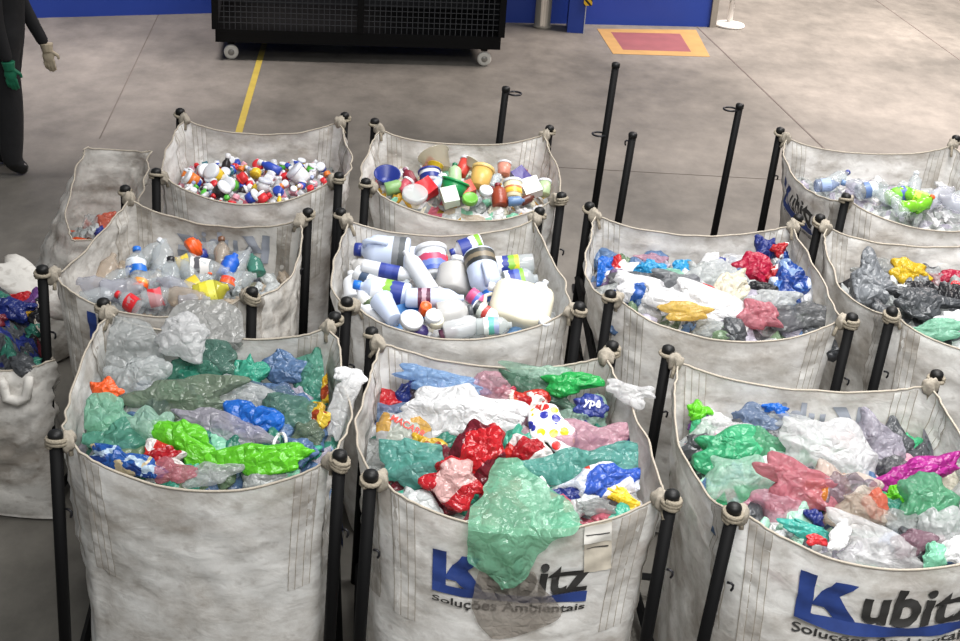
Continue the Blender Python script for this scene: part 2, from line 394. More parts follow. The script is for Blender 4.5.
# ------------------------------------------------------------------ cage trolley
def cage_trolley():
    a, b = G(228, 59), G(487, 66)
    d = (b - a) / np.linalg.norm(b - a); ln = np.linalg.norm(b - a) + 0.22
    c = (a + b) / 2
    t = thing('cage_trolley', 'long black wire mesh cage trolley on white casters', 'trolley', (c[0], c[1], 0))
    t.rotation_euler.z = math.atan2(d[1], d[0])
    x = ln / 2; D = 1.1; zb, zt = 0.17, 1.65
    new_mesh('base_frame', *box_vf(-x, x, -0.04, D, zb, zb + 0.12), BLACK, t, smooth=False)
    for sx in (-x, 0.0, x):
        for yy in (-0.035, D - 0.005):
            new_mesh('frame_post', *box_vf(sx - 0.03, sx + 0.03, yy - 0.025, yy + 0.025, zb + 0.121, zt), BLACK, t, smooth=False)
    new_mesh('top_rail', *box_vf(-x, x, -0.06, -0.01, zt, zt + 0.06), BLACK, t, smooth=False)
    new_mesh('top_rail', *box_vf(-x, x, D - 0.03, D + 0.02, zt, zt + 0.06), BLACK, t, smooth=False)
    wire = plain('wire', '#3d3f43', 0.5, 0.3)
    for x0, x1 in ((-x + 0.03, -0.03), (0.03, x - 0.03)):
        v = VF(); n = int((x1 - x0) / 0.05)
        for i in range(1, n):
            xx = x0 + (x1 - x0) * i / n; v.add(box_vf(xx - 0.003, xx + 0.003, -0.03, -0.024, zb + 0.12, zt))
        zz = zb + 0.18
        while zz < zt - 0.02:
            v.add(box_vf(x0, x1, -0.024, -0.018, zz - 0.003, zz + 0.003)); zz += 0.05
        o = v.build('wire_mesh', wire, t, smooth=False); o['kind'] = 'stuff'
    dark = plain('dark_board', '#1b1c20', 0.6, var=0.5, bscale=7)
    new_mesh('back_board', *box_vf(-x + 0.03, x - 0.03, D - 0.09, D - 0.06, zb + 0.121, zt), dark, t, smooth=False)
    for sx in (-1, 1):
        new_mesh('side_board', *box_vf(sx * x - 0.02, sx * x + 0.02, 0.0, D - 0.05, zb + 0.121, zt), dark, t, smooth=False)
    ww = plain('white_wheel', '#c9c7c0', 0.45); hub = plain('wheel_hub', '#8d8b86', 0.4, 0.4)
    for sx in (-1, 1):
        for yy in (0.06, D - 0.1):
            xx = sx * (x - 0.14)
            cst = new_mesh('caster', *box_vf(xx - 0.03, xx + 0.03, yy - 0.03, yy + 0.03, 0.135, zb - 0.001), BLACK, t, smooth=False)
            V, F = lathe_vf([(0.05, -0.02), (0.066, -0.018), (0.068, 0), (0.066, 0.018), (0.05, 0.02), (0.03, 0.022)], 22)
            V = np.stack([V[:, 0] + xx, V[:, 2] + yy - 0.05, V[:, 1] + 0.068], 1)
            wl = new_mesh('wheel', V, F, ww, cst)
            V, F = lathe_vf([(0.026, -0.026), (0.03, -0.022), (0.02, 0.026)], 14)
            new_mesh('hub', np.stack([V[:, 0] + xx, V[:, 2] + yy - 0.05, V[:, 1] + 0.068], 1), F, hub, cst)
cage_trolley()

# ------------------------------------------------------------------ bulk bags and racks
POST_H = 1.2
class Bag:
    def __init__(s, key, quad, post_h=POST_H, inset=0.05, sag=(0.09, 0.10, 0.12, 0.10), rimb=(0.02, 0.075, 0.075, 0.075), belly=(0.02, 0.05, 0.07, 0.05),
                 z0=0.97, slope=-0.04, mound=0.05, seed=0, corner_z=None, base_scale=0.93, posts=True, wr=1.0, base_shift=(0, 0)):
        s.key = key; s.seed = seed; s.h = post_h; s.wr = wr
        cz = [post_h] * 4 if corner_z is None else list(corner_z)
        bl, br, fl, fr = [unproj(x, y, z) for (x, y), z in zip(quad, cz)]
        s.post = [bl, br, fr, fl]                      # clockwise from above
        s.c = sum(p[:2] for p in s.post) / 4
        s.rim = []
        for p in s.post:
            d = s.c - p[:2]; d /= np.linalg.norm(d)
            s.rim.append(np.array([*(p[:2] + d * (inset if posts else 0)), (post_h - 0.045) if corner_z is None else p[2]]))
        s.base = [np.array([*(s.c + (r[:2] - s.c) * base_scale + np.array(base_shift)), 0.012]) for r in s.rim]
        s.sag, s.rimb, s.belly = sag, rimb, belly
        s.z0, s.slope, s.mound = z0, slope, mound
    def rim_z(s, k, u):
        a, b = s.rim[k], s.rim[(k + 1) % 4]
        return a[2] * (1 - u) + b[2] * u - s.sag[k] * np.power(np.clip(4 * u * (1 - u), 0, 1), 0.72)
    def S(s, k, u, t, off=0.0, wr=True):
        """point on side k, u along it (0..1), t up it (0 floor .. 1 rim)"""
        u = np.asarray(u, float); t = np.asarray(t, float); u, t = np.broadcast_arrays(u, t)
        A, B = s.rim[k], s.rim[(k + 1) % 4]; a, b = s.base[k], s.base[(k + 1) % 4]
        d = B[:2] - A[:2]; ln = np.linalg.norm(d); d = d / ln; n = np.array([-d[1], d[0]])
        w = np.clip(t, 0, 1) ** 0.8
        pa = a[:2] * (1 - w[..., None]) + A[:2] * w[..., None]; pb_ = b[:2] * (1 - w[..., None]) + B[:2] * w[..., None]
        pinch = 0.05 * np.sin(np.pi * np.clip(t, 0, 1))
        pa = pa + (s.c - pa) * pinch[..., None]; pb_ = pb_ + (s.c - pb_) * pinch[..., None]
        sh = np.power(np.clip(4 * u * (1 - u), 0, 1), 0.75)
        bul = (s.rimb[k] * np.clip(t, 0, 1) ** 4 + s.belly[k] * np.power(np.clip(np.sin(np.pi * np.clip(t, 0, 1)), 0, 1), 0.7) + 0.05 * (1 - t)) * sh
        xy = pa * (1 - u[..., None]) + pb_ * u[..., None] + n * bul[..., None]
        zr = s.rim_z(k, u); z = 0.012 + np.clip(t, 0, 2) * (zr - 0.012)
        P = np.concatenate([xy, z[..., None]], -1)
        if wr:
            edge = np.clip(np.minimum(u, 1 - u) / 0.05, 0, 1) * np.clip(t / 0.08, 0, 1)
            cor = np.exp(-u / 0.10) + np.exp(-(1 - u) / 0.10)
            dsp = 0.014 * wavy(P, s.seed * 7 + k, 6.0) + 0.005 * wavy(P, s.seed * 7 + k + 50, 24.0)
            dsp = dsp + cor * 0.006 * np.sin(u * 2 * math.pi * 21 + 2 * t) * np.clip((t - 0.3) / 0.4, 0, 1)
            smile = z + s.sag[k] * 1.4 * 4 * u * (1 - u)
            dsp = dsp + 0.006 * np.sin(smile * 2 * math.pi / 0.085 + 2.2 * wavy(P, s.seed + 11 + k, 5.0)) * np.clip((t - 0.45) / 0.3, 0, 1) * (0.4 + 0.6 * sh)
            rr_ = np.random.RandomState(s.seed * 13 + k); zz = np.stack([u * 0.9, t * 1.1], -1)
            for q in range(9):
                an = rr_.uniform(-0.9, 0.9) + (math.pi / 2 if q < 6 else 0); d2 = np.array([math.cos(an), math.sin(an)]); ctr = rr_.uniform(0, 1, 2) * [0.9, 0.6] + [0, 0.5]
                loc = np.exp(-((zz - ctr) ** 2).sum(-1) / rr_.uniform(0.02, 0.08))
                dsp = dsp + (0.0045 if k == 2 else 0.007) * loc * tri((zz @ d2) * rr_.uniform(3, 8) + rr_.rand() + 0.10 * wavy(P, q + s.seed, 8.0))
            dsp = dsp * edge * s.wr
        else: dsp = 0.0
        P = P.copy(); P[..., :2] += n * (np.asarray(dsp) + off)[..., None] if not np.isscalar(dsp) else n * off
        return P
    def uv_of(s, P):
        """bag coordinates -1..1 across and -1 (front) ..1 (back)"""
        bl, br, fr, fl = [p[:2] for p in s.rim]
        ex = ((br - bl) + (fr - fl)) / 4; ey = ((bl - fl) + (br - fr)) / 4
        M = np.array([ex, ey]).T
        q = np.linalg.solve(M, (np.asarray(P)[..., :2] - s.c).T).T
        return q[..., 0], q[..., 1]
    def zs(s, P):
        u, v = s.uv_of(P); u = np.clip(u, -1, 1); v = np.clip(v, -1, 1)
        return s.z0 + s.slope * v + s.mound * (1 - u * u) * (1 - v * v)
    def at(s, px, py, dz=0.0):
        z = s.z0
        for _ in range(8): P = unproj(px, py, z); z = float(s.zs(P)) + dz
        return unproj(px, py, z)
    def inside(s, px, py, dz=0.0):
        """place on the heap; what would lie behind the back wall is propped up against it instead"""
        for q in range(7):
            P = s.at(px, py, dz + 0.02 * q)
            if s.uv_of(P)[1] < 0.84: break
        return P
    def keep_in(s, W):
        """fold whatever would poke through the cloth back inside the bag"""
        bl, br, fr, fl = [p[:2] for p in s.rim]
        ex = ((br - bl) + (fr - fl)) / 4; ey = ((bl - fl) + (br - fr)) / 4
        u, v = s.uv_of(W); u0, v0 = u.copy(), v.copy(); low = W[:, 2] < s.h + 0.0
        ul = 0.93 + 0.10 * np.clip(1 - v * v, 0, 1); vf = 0.93 + 0.13 * np.clip(1 - u * u, 0, 1)
        u = np.where(low, np.clip(u, -ul, ul), u); v = np.where(low, np.clip(v, -vf, 0.93), v)
        W = W.copy(); W[:, :2] += (u - u0)[:, None] * ex + (v - v0)[:, None] * ey
        return W
    def locate(s, k, px, py):
        if not hasattr(s, '_pj'): s._pj = {}
        if k not in s._pj:
            uu, tt = np.meshgrid(np.linspace(0.02, 0.98, 129), np.linspace(0.3, 1, 161), indexing='ij')
            s._pj[k] = (uu, tt, proj(s.S(k, uu, tt)))
        uu, tt, q = s._pj[k]; e = (q[..., 0] - px) ** 2 + (q[..., 1] - py) ** 2
        i = np.unravel_index(np.argmin(e), e.shape); return uu[i], tt[i]

def build_bag(B, label, mat=FABRIC, posts=True, straps=True, rack_label=None, hooks=(True,) * 4, leans=None):
    org = np.array([*B.c, 0.0])
    t = thing('bulk_bag', label, 'bulk bag', org, 'woven bulk bags of sorted plastic')
    nu, nv = 40, 34
    V = []
    tv = np.linspace(0, 1, nv)
    for k in range(4):
        uu, tt = np.meshgrid(np.linspace(0, 1, nu + 1)[:-1], tv, indexing='ij')
        V.append(B.S(k, uu, tt).reshape(-1, 3))
    V = np.concatenate(V); F = grid_faces(4 * nu, nv, True); F.append(tuple(i * nv for i in range(4 * nu)))
    body = new_mesh('bag_body', V, F, mat, t, origin=org)
    # rolled hem round the rim
    R = np.concatenate([B.S(k, np.linspace(0, 1, nu + 1)[:-1], np.ones(nu)) for k in range(4)])
    R = np.vstack([R, R[:2]]); a, f = tube_vf(R, 0.0045, 6, False)
    new_mesh('hem', a, f, HEM, t, origin=org)
    if straps:
        for k in range(4):
            for u0, u1 in ((0.035, 0.125), (0.875, 0.965)):
                cols = np.array([0, 0.03, 0.31, 0.345, 0.655, 0.69, 0.97, 1.0])
                uu, tt = np.meshgrid(u0 + (u1 - u0) * cols, np.linspace(0.55, 0.992, 20), indexing='ij')
                P = np.concatenate([B.S(k, uu, tt, 0.003).reshape(-1, 3), B.S(k, uu, tt, -0.003).reshape(-1, 3)])
                F1 = grid_faces(8, 20); n_ = 8 * 20; m1 = [1 if (q // 19) % 2 == 0 else 0 for q in range(len(F1))]
                new_mesh('webbing_strap', P, F1 + [tuple(i + n_ for i in f[::-1]) for f in F1], [mat, STITCH], t, True, m1 + m1, org)
    if posts:
        for i in range(4):
            p = B.post[i]; r = B.rim[i]; rnd = random.Random(B.seed * 9 + i)
            a0 = math.atan2(r[1] - p[1], r[0] - p[0]); rr = 0.029; turns = rnd.choice((1.25, 1.25, 2.25))
            pts = []; tilt = rnd.uniform(-0.012, 0.012); nq = int(12 * turns)
            for q in range(nq + 1):
                an = a0 + math.pi * 0.5 + q / nq * math.pi * 2 * turns
                pts.append((p[0] + rr * math.cos(an), p[1] + rr * math.sin(an), B.h - 0.032 - 0.012 * q / 12 + tilt * math.sin(an + i)))
            e = np.array(pts[-1]); tgt = r + np.array([0, 0, 0.004])
            for q in (0.3, 0.6, 1.0): pts.append(tuple(e * (1 - q) + tgt * q + np.array([0, 0, -0.012 * math.sin(math.pi * q)])))
            e = np.array(pts[-1]); out = np.array([rnd.uniform(-.04, .04), rnd.uniform(-.05, .0), 0])
            for q in (1, 2, 3): pts.append(tuple(e + out * q / 3 + np.array([0, 0, -0.022 * q])))
            a, f = tube_vf(pts, 0.0085, 6); new_mesh('tie_rope', a, f, ROPE, t, origin=org)
            # knotted ear of the bag corner
            V_, F_ = crumple(B.seed * 40 + i, 7, ears=2)
            new_mesh('corner_knot', V_ * [0.03, 0.03, 0.036] + r + (p - r) * [0.25, 0.25, 0] + [0, 0, -0.012], F_, WEBBING, t, origin=org)
        build_rack(B, rack_label, hooks, leans)
    B.obj = t; B.org = org; B.body = body
    return t

HOOK = plain('hook_steel', '#26262a', 0.4, 0.5)
def post_vf(foot, top, r=0.0215):
    foot = np.array(foot, float); top = np.array(top, float)
    return tube_vf([foot, top], r, 14)
def hook_pts(p, ang, z):
    d = np.array([math.cos(ang), math.sin(ang), 0]); o = np.array([p[0], p[1], z])
    return [o + d * 0.017, o + d * 0.030, o + d * 0.038 + [0, 0, -0.005], o + d * 0.038 + [0, 0, -0.018], o + d * 0.034 + [0, 0, -0.028]]
def build_rack(B, label, hooks, leans):
    org = np.array([*B.c, 0.0])
    t = thing('bag_rack', label, 'rack', org, 'black steel post racks')
    leans = leans or {}
    for i in range(4):
        p = B.post[i]; lx, ly = leans.get(i, (-0.035, 0)); foot = (p[0] + lx, p[1] + ly, 0.0)
        a, f = post_vf(foot, (p[0], p[1], B.h - 0.012)); po = new_mesh('post', a, f, BLACK, t, origin=org)
        a, f = lathe_vf([(0.0245, -0.022), (0.0255, -0.004), (0.022, 0.004), (0.012, 0.010), (0.004, 0.012)], 14)
        new_mesh('end_cap', np.asarray(a) + [p[0], p[1], B.h - 0.012], f, BLACKCAP, po, origin=org)
        if hooks[i]:
            a, f = tube_vf(hook_pts(p, [0.5, -2.4, -0.4, -0.3][i], B.h - 0.30), 0.0045, 6)
            new_mesh('hook', a, f, HOOK, po, origin=org)
    for k in (0, 1, 3):
        A, C = B.post[k], B.post[(k + 1) % 4]
        dd = (C - A)[:2]; n = np.array([-dd[1], dd[0]]) / np.linalg.norm(dd) * 0.02
        for z in ((0.10, 0.55, 0.80) if (k == 3 and B.key == 6) else (0.10,)):
            a, f = tube_vf([np.array([*(A[:2] + n), z]), np.array([*(C[:2] + n), z])], 0.019, 4)
            new_mesh('rail', a, f, BLACK, t, smooth=False, origin=org)

SACKS = {}
def sack(key, quad, label, rack_label=None, mat=FABRIC, **kw):
    bk = {k: kw.pop(k) for k in ('straps', 'hooks', 'leans') if k in kw}
    B = Bag(key, quad, seed=len(SACKS) + 3, posts=rack_label is not None, **kw)
    build_bag(B, label, mat, posts=rack_label is not None, rack_label=rack_label, **bk)
    SACKS[key] = B; return B

Q = {1: [(103, 298), (335, 312), (55, 430), (340, 450)], 2: [(372, 327), (613, 341), (371, 470), (673, 490)],
     3: [(669, 345), (938, 370), (735, 503), (1040, 535)], 4: [(125, 185), (308, 208), (42, 265), (252, 287)],
     5: [(341, 208), (540, 207), (347, 297), (580, 302)], 6: [(590, 202), (799, 214), (611, 290), (853, 313)],
     7: [(821, 214), (1010, 225), (893, 307), (1120, 330)], 8: [(180, 108), (345, 112), (156, 168), (339, 172)],
     9: [(375, 118), (550, 125), (366, 178), (562, 192)], 10: [(781, 127), (957, 135), (847, 193), (1040, 200)]}
sack(1, Q[1], 'white woven bulk bag of green and teal film, plain unprinted front', 'black post rack holding the bag of green and teal film')
sack(2, Q[2], 'white woven bulk bag whose blue and black lettering is half hidden by hanging film', 'black post rack holding the bag with green film hanging out')
sack(3, Q[3], 'white woven bulk bag with uncovered blue and black lettering on its front', 'black post rack holding the bag with uncovered front lettering', leans={3: (-0.06, 0)})
sack(4, Q[4], 'grubby woven bulk bag of crushed clear drink bottles', 'black post rack holding the bag of crushed clear bottles', FABRIC_OLD, z0=0.93)
sack(5, Q[5], 'woven bulk bag of white and pale blue household bottles', 'black post rack holding the bag of white bottles')
sack(6, Q[6], 'woven bulk bag topped with white carrier bags and blue packets', 'black post rack holding the bag of white carrier bags')
sack(7, Q[7], 'woven bulk bag of dark grey bags with one yellow wrapper', 'black post rack holding the bag of dark grey bags')
sack(8, Q[8], 'woven bulk bag full of small multicoloured caps and pots', 'black post rack holding the bag of small coloured caps', z0=0.93)
sack(9, Q[9], 'woven bulk bag of coloured tubs, jars and lids', 'black post rack holding the bag of tubs and jars')
sack(10, Q[10], 'woven bulk bag of clear and lime bottles with side lettering', 'black post rack holding the bag of clear and lime bottles')
sack(11, [(88, 147), (152, 151), (72, 240), (132, 236)], 'slack untied woven bag behind the bag of crushed clear bottles', None, FABRIC_OLD, corner_z=(1.05, 1.05, 0.74, 0.74), z0=0.66,
     belly=(0.03, 0.03, 0.02, 0.08), sag=(0.02, 0.05, 0.0, -0.03), rimb=(0.03, 0.0, 0.0, 0.04), base_scale=1.0, base_shift=(-0.40, -0.04), straps=False, wr=1.5)
sack(12, [(-75, 240), (34, 284), (-105, 338), (46, 362)], 'sagging grubby woven bag on the floor, dark wrappers in its mouth', None, FABRIC_OLD, corner_z=(0.8, 0.8, 0.8, 0.8), z0=0.74,
     belly=(0.06, 0.02, 0.08, 0.08), sag=(0.05, 0.05, 0.07, 0.05), rimb=(0.02, 0.0, 0.04, 0.05), base_scale=0.96, straps=False, wr=2.0)

# loose posts of empty racks behind
def loose_post(px, py, h, label, ringz=None, hookz=None, ang=0.0):
    p = unproj(px, py, h)
    t = thing('steel_post', label, 'post', (p[0], p[1], 0), 'free standing black posts')
    tb = new_mesh('tube', *post_vf((-0.06, 0, 0.013), (0, 0, h), 0.0215), BLACK, t)
    a, f = lathe_vf([(0.0245, -0.02), (0.0255, 0), (0.02, 0.008), (0.006, 0.012)], 14); new_mesh('end_cap', np.asarray(a) + [0, 0, h], f, BLACKCAP, t)
    new_mesh('foot_plate', *box_vf(-0.12, 0.0, -0.06, 0.06, 0.0, 0.012), BLACK, t, smooth=False)
    for z in ringz or []:
        an = np.linspace(0, 2 * math.pi, 20)
        pts = [(0.055 * math.cos(ang) + 0.04 * math.cos(q), 0.055 * math.sin(ang) + 0.04 * math.sin(q) , z) for q in an]
        a, f = tube_vf(pts, 0.006, 6, False); new_mesh('eye_ring', a, f, HOOK, t)
    for z in hookz or []:
        a, f = tube_vf(hook_pts((0, 0), ang, z), 0.005, 6); new_mesh('hook', a, f, HOOK, t)
loose_post(616, 64, 1.45, 'tallest free standing black post behind the empty floor gap', [1.02], None, math.pi)
loose_post(740, 105, 1.2, 'free black post with a flat ring at its top', [1.17], [0.78], math.pi)
loose_post(633, 134, 1.2, 'short free black post between the tall post and carrier bag sack', None, [1.16], math.pi)
loose_post(506, 88, 1.2, 'free black post behind the bag of tubs and jars', [1.17], None, 0.0)

# ------------------------------------------------------------------ printing on the bags
def text_vf(body, size, bold=0.02, align='LEFT'):
    c = bpy.data.curves.new('lettering', 'FONT'); c.body = body; c.size = size; c.offset = bold * size; c.align_x = align; c.resolution_u = 3
    o = bpy.data.objects.new('lettering', c); COL.objects.link(o)
    me = bpy.data.meshes.new_from_object(o.evaluated_get(bpy.context.evaluated_depsgraph_get()))
    bm = bmesh.new(); bm.from_mesh(me)
    for _ in range(2):
        lg = [e for e in bm.edges if e.calc_length() > 0.022]
        if lg: bmesh.ops.subdivide_edges(bm, edges=lg, cuts=1)
        bmesh.ops.triangulate(bm, faces=bm.faces[:])
    bm.verts.ensure_lookup_table()
    V = np.array([v.co[:] for v in bm.verts]); F = [tuple(v.index for v in f.verts) for f in bm.faces]
    bm.free(); bpy.data.objects.remove(o); bpy.data.meshes.remove(me)
    return V, F
def strip_vf(top, bot, n=28):
    """filled band between two polylines y(x) given as functions"""
    pass
def band_vf(xs, top, bot):
    xs = np.asarray(xs); V = np.concatenate([np.stack([xs, top, 0*xs], 1), np.stack([xs, bot, 0*xs], 1)]); n = len(xs)
    return V, [(n+i, n+i+1, i+1, i) for i in range(n - 1)]
def quad_vf(p, n=6):
    p = [np.array(q, float) for q in p]; V = []; 
    for i in range(n + 1):
        for j in range(n + 1):
            a, b = i / n, j / n
            q = (p[0]*(1-a) + p[1]*a)*(1-b) + (p[3]*(1-a) + p[2]*a)*b; V.append((q[0], q[1], 0))
    return np.array(V), grid_faces(n + 1, n + 1)
def logo_shapes(w):
    K = [quad_vf([(0, -0.05), (0.088, -0.05), (0.088, 0.24), (0, 0.24)]), quad_vf([(0.07, 0.045), (0.15, 0.04), (0.305, 0.225), (0.185, 0.225)]),
         quad_vf([(0.215, -0.02), (0.335, -0.02), (0.205, 0.15), (0.105, 0.085)])]
    xs = np.linspace(0, 1, 40); K.append(band_vf(xs, np.where(xs < 0.1, 0.02 - xs * 0.35, -0.015 - 0.0 * xs), -0.055 - 0.03 * np.clip(xs / 0.2, 0, 1)))
    k = [(v * [w, w, 1], f) for v, f in K]
    v, f = text_vf('ubitz', 0.30 * w, 0.028); x0, x1 = v[:, 0].min(), v[:, 0].max()
    v[:, 0] = (v[:, 0] - x0) / (x1 - x0) * 0.65 * w + 0.35 * w; v[:, 1] *= 1.12
    v2, f2 = text_vf('Soluções Ambientais', 0.075 * w, 0.018); x0, x1 = v2[:, 0].min(), v2[:, 0].max()
    v2[:, 0] = (v2[:, 0] - x0) / (x1 - x0) * w; v2[:, 1] -= 0.148 * w
    return k, (v, f), (v2, f2)
def print_logo(B, k, px, py, w, blue=PRINT_BLUE, black=PRINT_BLACK, off=0.008, mirror=False, small=True, squash=1.0):
    u0, t0 = B.locate(k, px, py)
    A, C = B.rim[k], B.rim[(k + 1) % 4]; ln = np.linalg.norm((C - A)[:2])
    P0 = B.S(k, u0, t0); z0 = P0[2]
    def conform(v):
        u = u0 + (1 if mirror else -1) * v[:, 0] / ln * squash
        z = z0 + v[:, 1] + 0.048 * w * 0
        # printed rows follow the cloth, which dips with the rim
        dip = (B.rim_z(k, u) - B.rim_z(k, np.array(u0))) * 0.35
        return B.S(k, u, (z + dip - 0.012) / (B.rim_z(k, u) - 0.012), off)
    ks, tx, tx2 = logo_shapes(w)
    v = VF()
    for a, f in ks: v.add((conform(a), f))
    flat = 'printed_lettering'
    for nm, vf, mt in (('printed_emblem', (np.concatenate(v.V), v.F), blue), ('printed_lettering', (conform(tx[0]), tx[1]), black)) + ((('printed_small_lettering', (conform(tx2[0]), tx2[1]), black),) if small else ()):
        new_mesh(nm, vf[0], vf[1], mt, B.obj, origin=B.org)
print_logo(SACKS[2], 2, 433, 579, 0.54)
print_logo(SACKS[3], 2, 795, 606, 0.61)
print_logo(SACKS[4], 2, 91, 334, 0.47)
print_logo(SACKS[1], 1, 352, 545, 0.47)
print_logo(SACKS[10], 3, 786, 196, 0.5)
print_logo(SACKS[4], 0, 269, 258, 0.46, PRINT_FADED, PRINT_FADED, -0.009, small=False)
print_logo(SACKS[3], 0, 862, 432, 0.46, PRINT_FADED, PRINT_FADED, -0.009, small=False)

def pocket(B, k, pts_px, mat, name, off=0.008, n=10):
    q = [B.locate(k, *p) for p in pts_px]
    a, b = np.meshgrid(np.linspace(0, 1, n), np.linspace(0, 1, n), indexing='ij')
    uu = sum(q[i][0] * wgt for i, wgt in enumerate(((1-a)*(1-b), a*(1-b), a*b, (1-a)*b))); tt = sum(q[i][1] * wgt for i, wgt in enumerate(((1-a)*(1-b), a*(1-b), a*b, (1-a)*b)))
    P = B.S(k, uu, tt, off).reshape(-1, 3)
    return new_mesh(name, P, grid_faces(n, n), mat, B.obj, origin=B.org)
pk = pocket(SACKS[2], 2, [(583, 520), (611, 517), (612, 566), (583, 571)], plain('document_pocket', '#c3bbac', 0.5, var=0.3, bscale=30), 'document_pocket')
pocket(SACKS[2], 2, [(584, 523), (611, 520), (611, 539), (584, 543)], plain('paper_slip', '#e6e3dc', 0.7), 'paper_slip', 0.011)
INK = plain('ink_line', '#3a3836', 0.8)
for y in (532, 545):
    pocket(SACKS[2], 2, [(586, y + 1), (609, y - 2), (609, y - 1), (586, y + 2)], INK, 'ruled_line', 0.014, 4)

# ------------------------------------------------------------------ contents: builders
E1 = np.array([1.0, 0, 0]); E2 = np.array([0, 0.75, 0.661]); E3 = np.cross(E1, E2)
def frame(rot):
    a = math.radians(rot); x = E1 * math.cos(a) + E2 * math.sin(a); y = -E1 * math.sin(a) + E2 * math.cos(a)
    return np.array([x, y, E3])
SEED = [100]
def lump(B, px, py, w, h, mat, name, label, cat, rot=0, dz=0.0, th=0.6, n=15, group=None, ears=3, amp=0.2, z=None):
    SEED[0] += 1
    P = B.inside(px, py, 0.02 + dz) if z is None else unproj(px, py, z)
    k = mpp(P); V, F = crumple(SEED[0], n, ears=ears, amp=amp)
    dims = np.array([w / 2, h / 2, th * min(w, h) / 2]) * k * 1.15
    V = (V * dims) @ frame(rot)
    if z is None: V = B.keep_in(V + P) - P
    o = new_mesh(name, V, F, mat); o.location = P
    return tag(o, label, cat, group)

CLR = {'white': '#e9e9ea', 'clear': '#cfd3d3', 'greyclear': '#a9adac', 'teal': '#45ad92', 'dteal': '#3a8471', 'mint': '#8fd4b5', 'pmint': '#b5dfcb', 'lime': '#6fd32c', 'olive': '#748c6e',
       'orange': '#e85a1e', 'red': '#c8242c', 'crimson': '#b3173f', 'maroon': '#7a2432', 'blue': '#1f6fd0', 'navy': '#20317f', 'sky': '#85b4e4', 'slate': '#5f7da6', 'pink': '#d9a3b4', 'rose': '#d0697b',
       'magenta': '#b0278f', 'purple': '#6d3f86', 'lilac': '#b3aebd', 'black': '#232327', 'dgrey': '#53565a', 'grey': '#83878c', 'yellow': '#dfbb26', 'gold': '#c79a2a', 'green': '#45b07c', 'dgreen': '#1e7350',
       'bgreen': '#2bb257', 'cream': '#e2dcc8', 'beige': '#c6b7a4', 'cyan': '#2f9fd4', 'plum': '#8a5a70', 'brown': '#6d4a35', 'tealb': '#48b3a6'}
def fm(c, kind):
    col = CLR[c]
    if kind == 'f': return film(col, 0.64, 0.2, 0.45)               # translucent film
    if kind == 'c': return film(col, 0.42, 0.16)          # nearly clear film
    if kind == 'o': return film(col, 0.95, 0.3, 0.35)    # opaque carrier bag
    if kind == 's': return film(col, 1.0, 0.4, 0.05)     # solid plastic
    raise KeyError(kind)
PRINTS = {'bluefloral': film('#2b5fae', 0.97, pattern=('#2b5fae', '#1c3f86', '#d9c7a0', '#2b5fae', '#c4dcef'), scale=22),
          'redfood': film('#c8342a', 0.97, pattern=('#e06a2b', '#efe2d6', '#b41f26', '#f0efe9', '#7a1a24'), scale=16),
          'redwhite': film('#ece8e6', 0.97, pattern=('#d2312b', '#ece8e6', '#b3202a', '#f2f0ee'), scale=11),
          'choc': film('#76202e', 0.97, 0.2, pattern=('#6a1c29', '#8a2a37', '#c9242c', '#5c1721'), scale=7),
          'redwrap': film('#c42630', 0.97, 0.2, pattern=('#c42630', '#8e1f2a', '#e3b9b6', '#d23236'), scale=8),
          'tricolour': film('#eceaf0', 0.97, pattern=('#dfe4ee', '#d1402e', '#3c62c4', '#f1efef', '#eceaf0'), scale=9),
          'bluepack': film('#2a4f9c', 0.97, 0.2, pattern=('#4a78c4', '#c9d4e6', '#24428c', '#8fa8cf'), scale=14),
          'goldwrap': film('#d0a92c', 0.97, 0.2, pattern=('#b8801f', '#e6c84a', '#9b3f1f', '#d0a92c'), scale=18),
          'orangepack': film('#d9ccc2', 0.7, 0.15, pattern=('#d0812a', '#d9ccc2', '#8b7f88', '#d9ccc2'), scale=10),
          'foodclear': film('#cfcfd0', 0.7, 0.2, pattern=('#cfcfd0', '#d9a53a', '#c9cfc4', '#c9cdd0'), scale=12),
          'whiteblue': film('#eeeef0', 0.97, 0.35, pattern=('#eeeef0', '#f0f0f2', '#eeeef0', '#2f62b4', '#eeeef0', '#eeeef0'), scale=16)}
# white packet with round coloured dots
def dots_mat():
    m = base_mat('dotted_packet'); N, L = nodes_of(m); b = N['Principled BSDF']; b.inputs['Roughness'].default_value = 0.3
    tc = N.new('ShaderNodeTexCoord'); v = N.new('ShaderNodeTexVoronoi'); v.inputs['Scale'].default_value = 24; v.inputs['Randomness'].default_value = 0.45
    L.new(tc.outputs['Object'], v.inputs['Vector'])
    lt = N.new('ShaderNodeMath'); lt.operation = 'LESS_THAN'; lt.inputs[1].default_value = 0.40; L.new(v.outputs['Distance'], lt.inputs[0])
    sp = N.new('ShaderNodeSeparateColor'); L.new(v.outputs['Color'], sp.inputs[0])
    cr = N.new('ShaderNodeValToRGB'); cr.color_ramp.interpolation = 'CONSTANT'; e = cr.color_ramp.elements
    while len(e) < 3: e.new(0.5)
    for i, (p, c) in enumerate(((0, '#e8c21f'), (0.34, '#2a2f8f'), (0.72, '#cf2f2c'))): e[i].position = p; e[i].color = lin(c)
    L.new(sp.outputs[0], cr.inputs[0])
    mx = N.new('ShaderNodeMix'); mx.data_type = 'RGBA'; mx.inputs['A'].default_value = lin('#ecebee')
    L.new(lt.outputs[0], mx.inputs['Factor']); L.new(cr.outputs[0], mx.inputs['B']); L.new(mx.outputs['Result'], b.inputs['Base Color'])
    return m
PRINTS['dots'] = dots_mat()

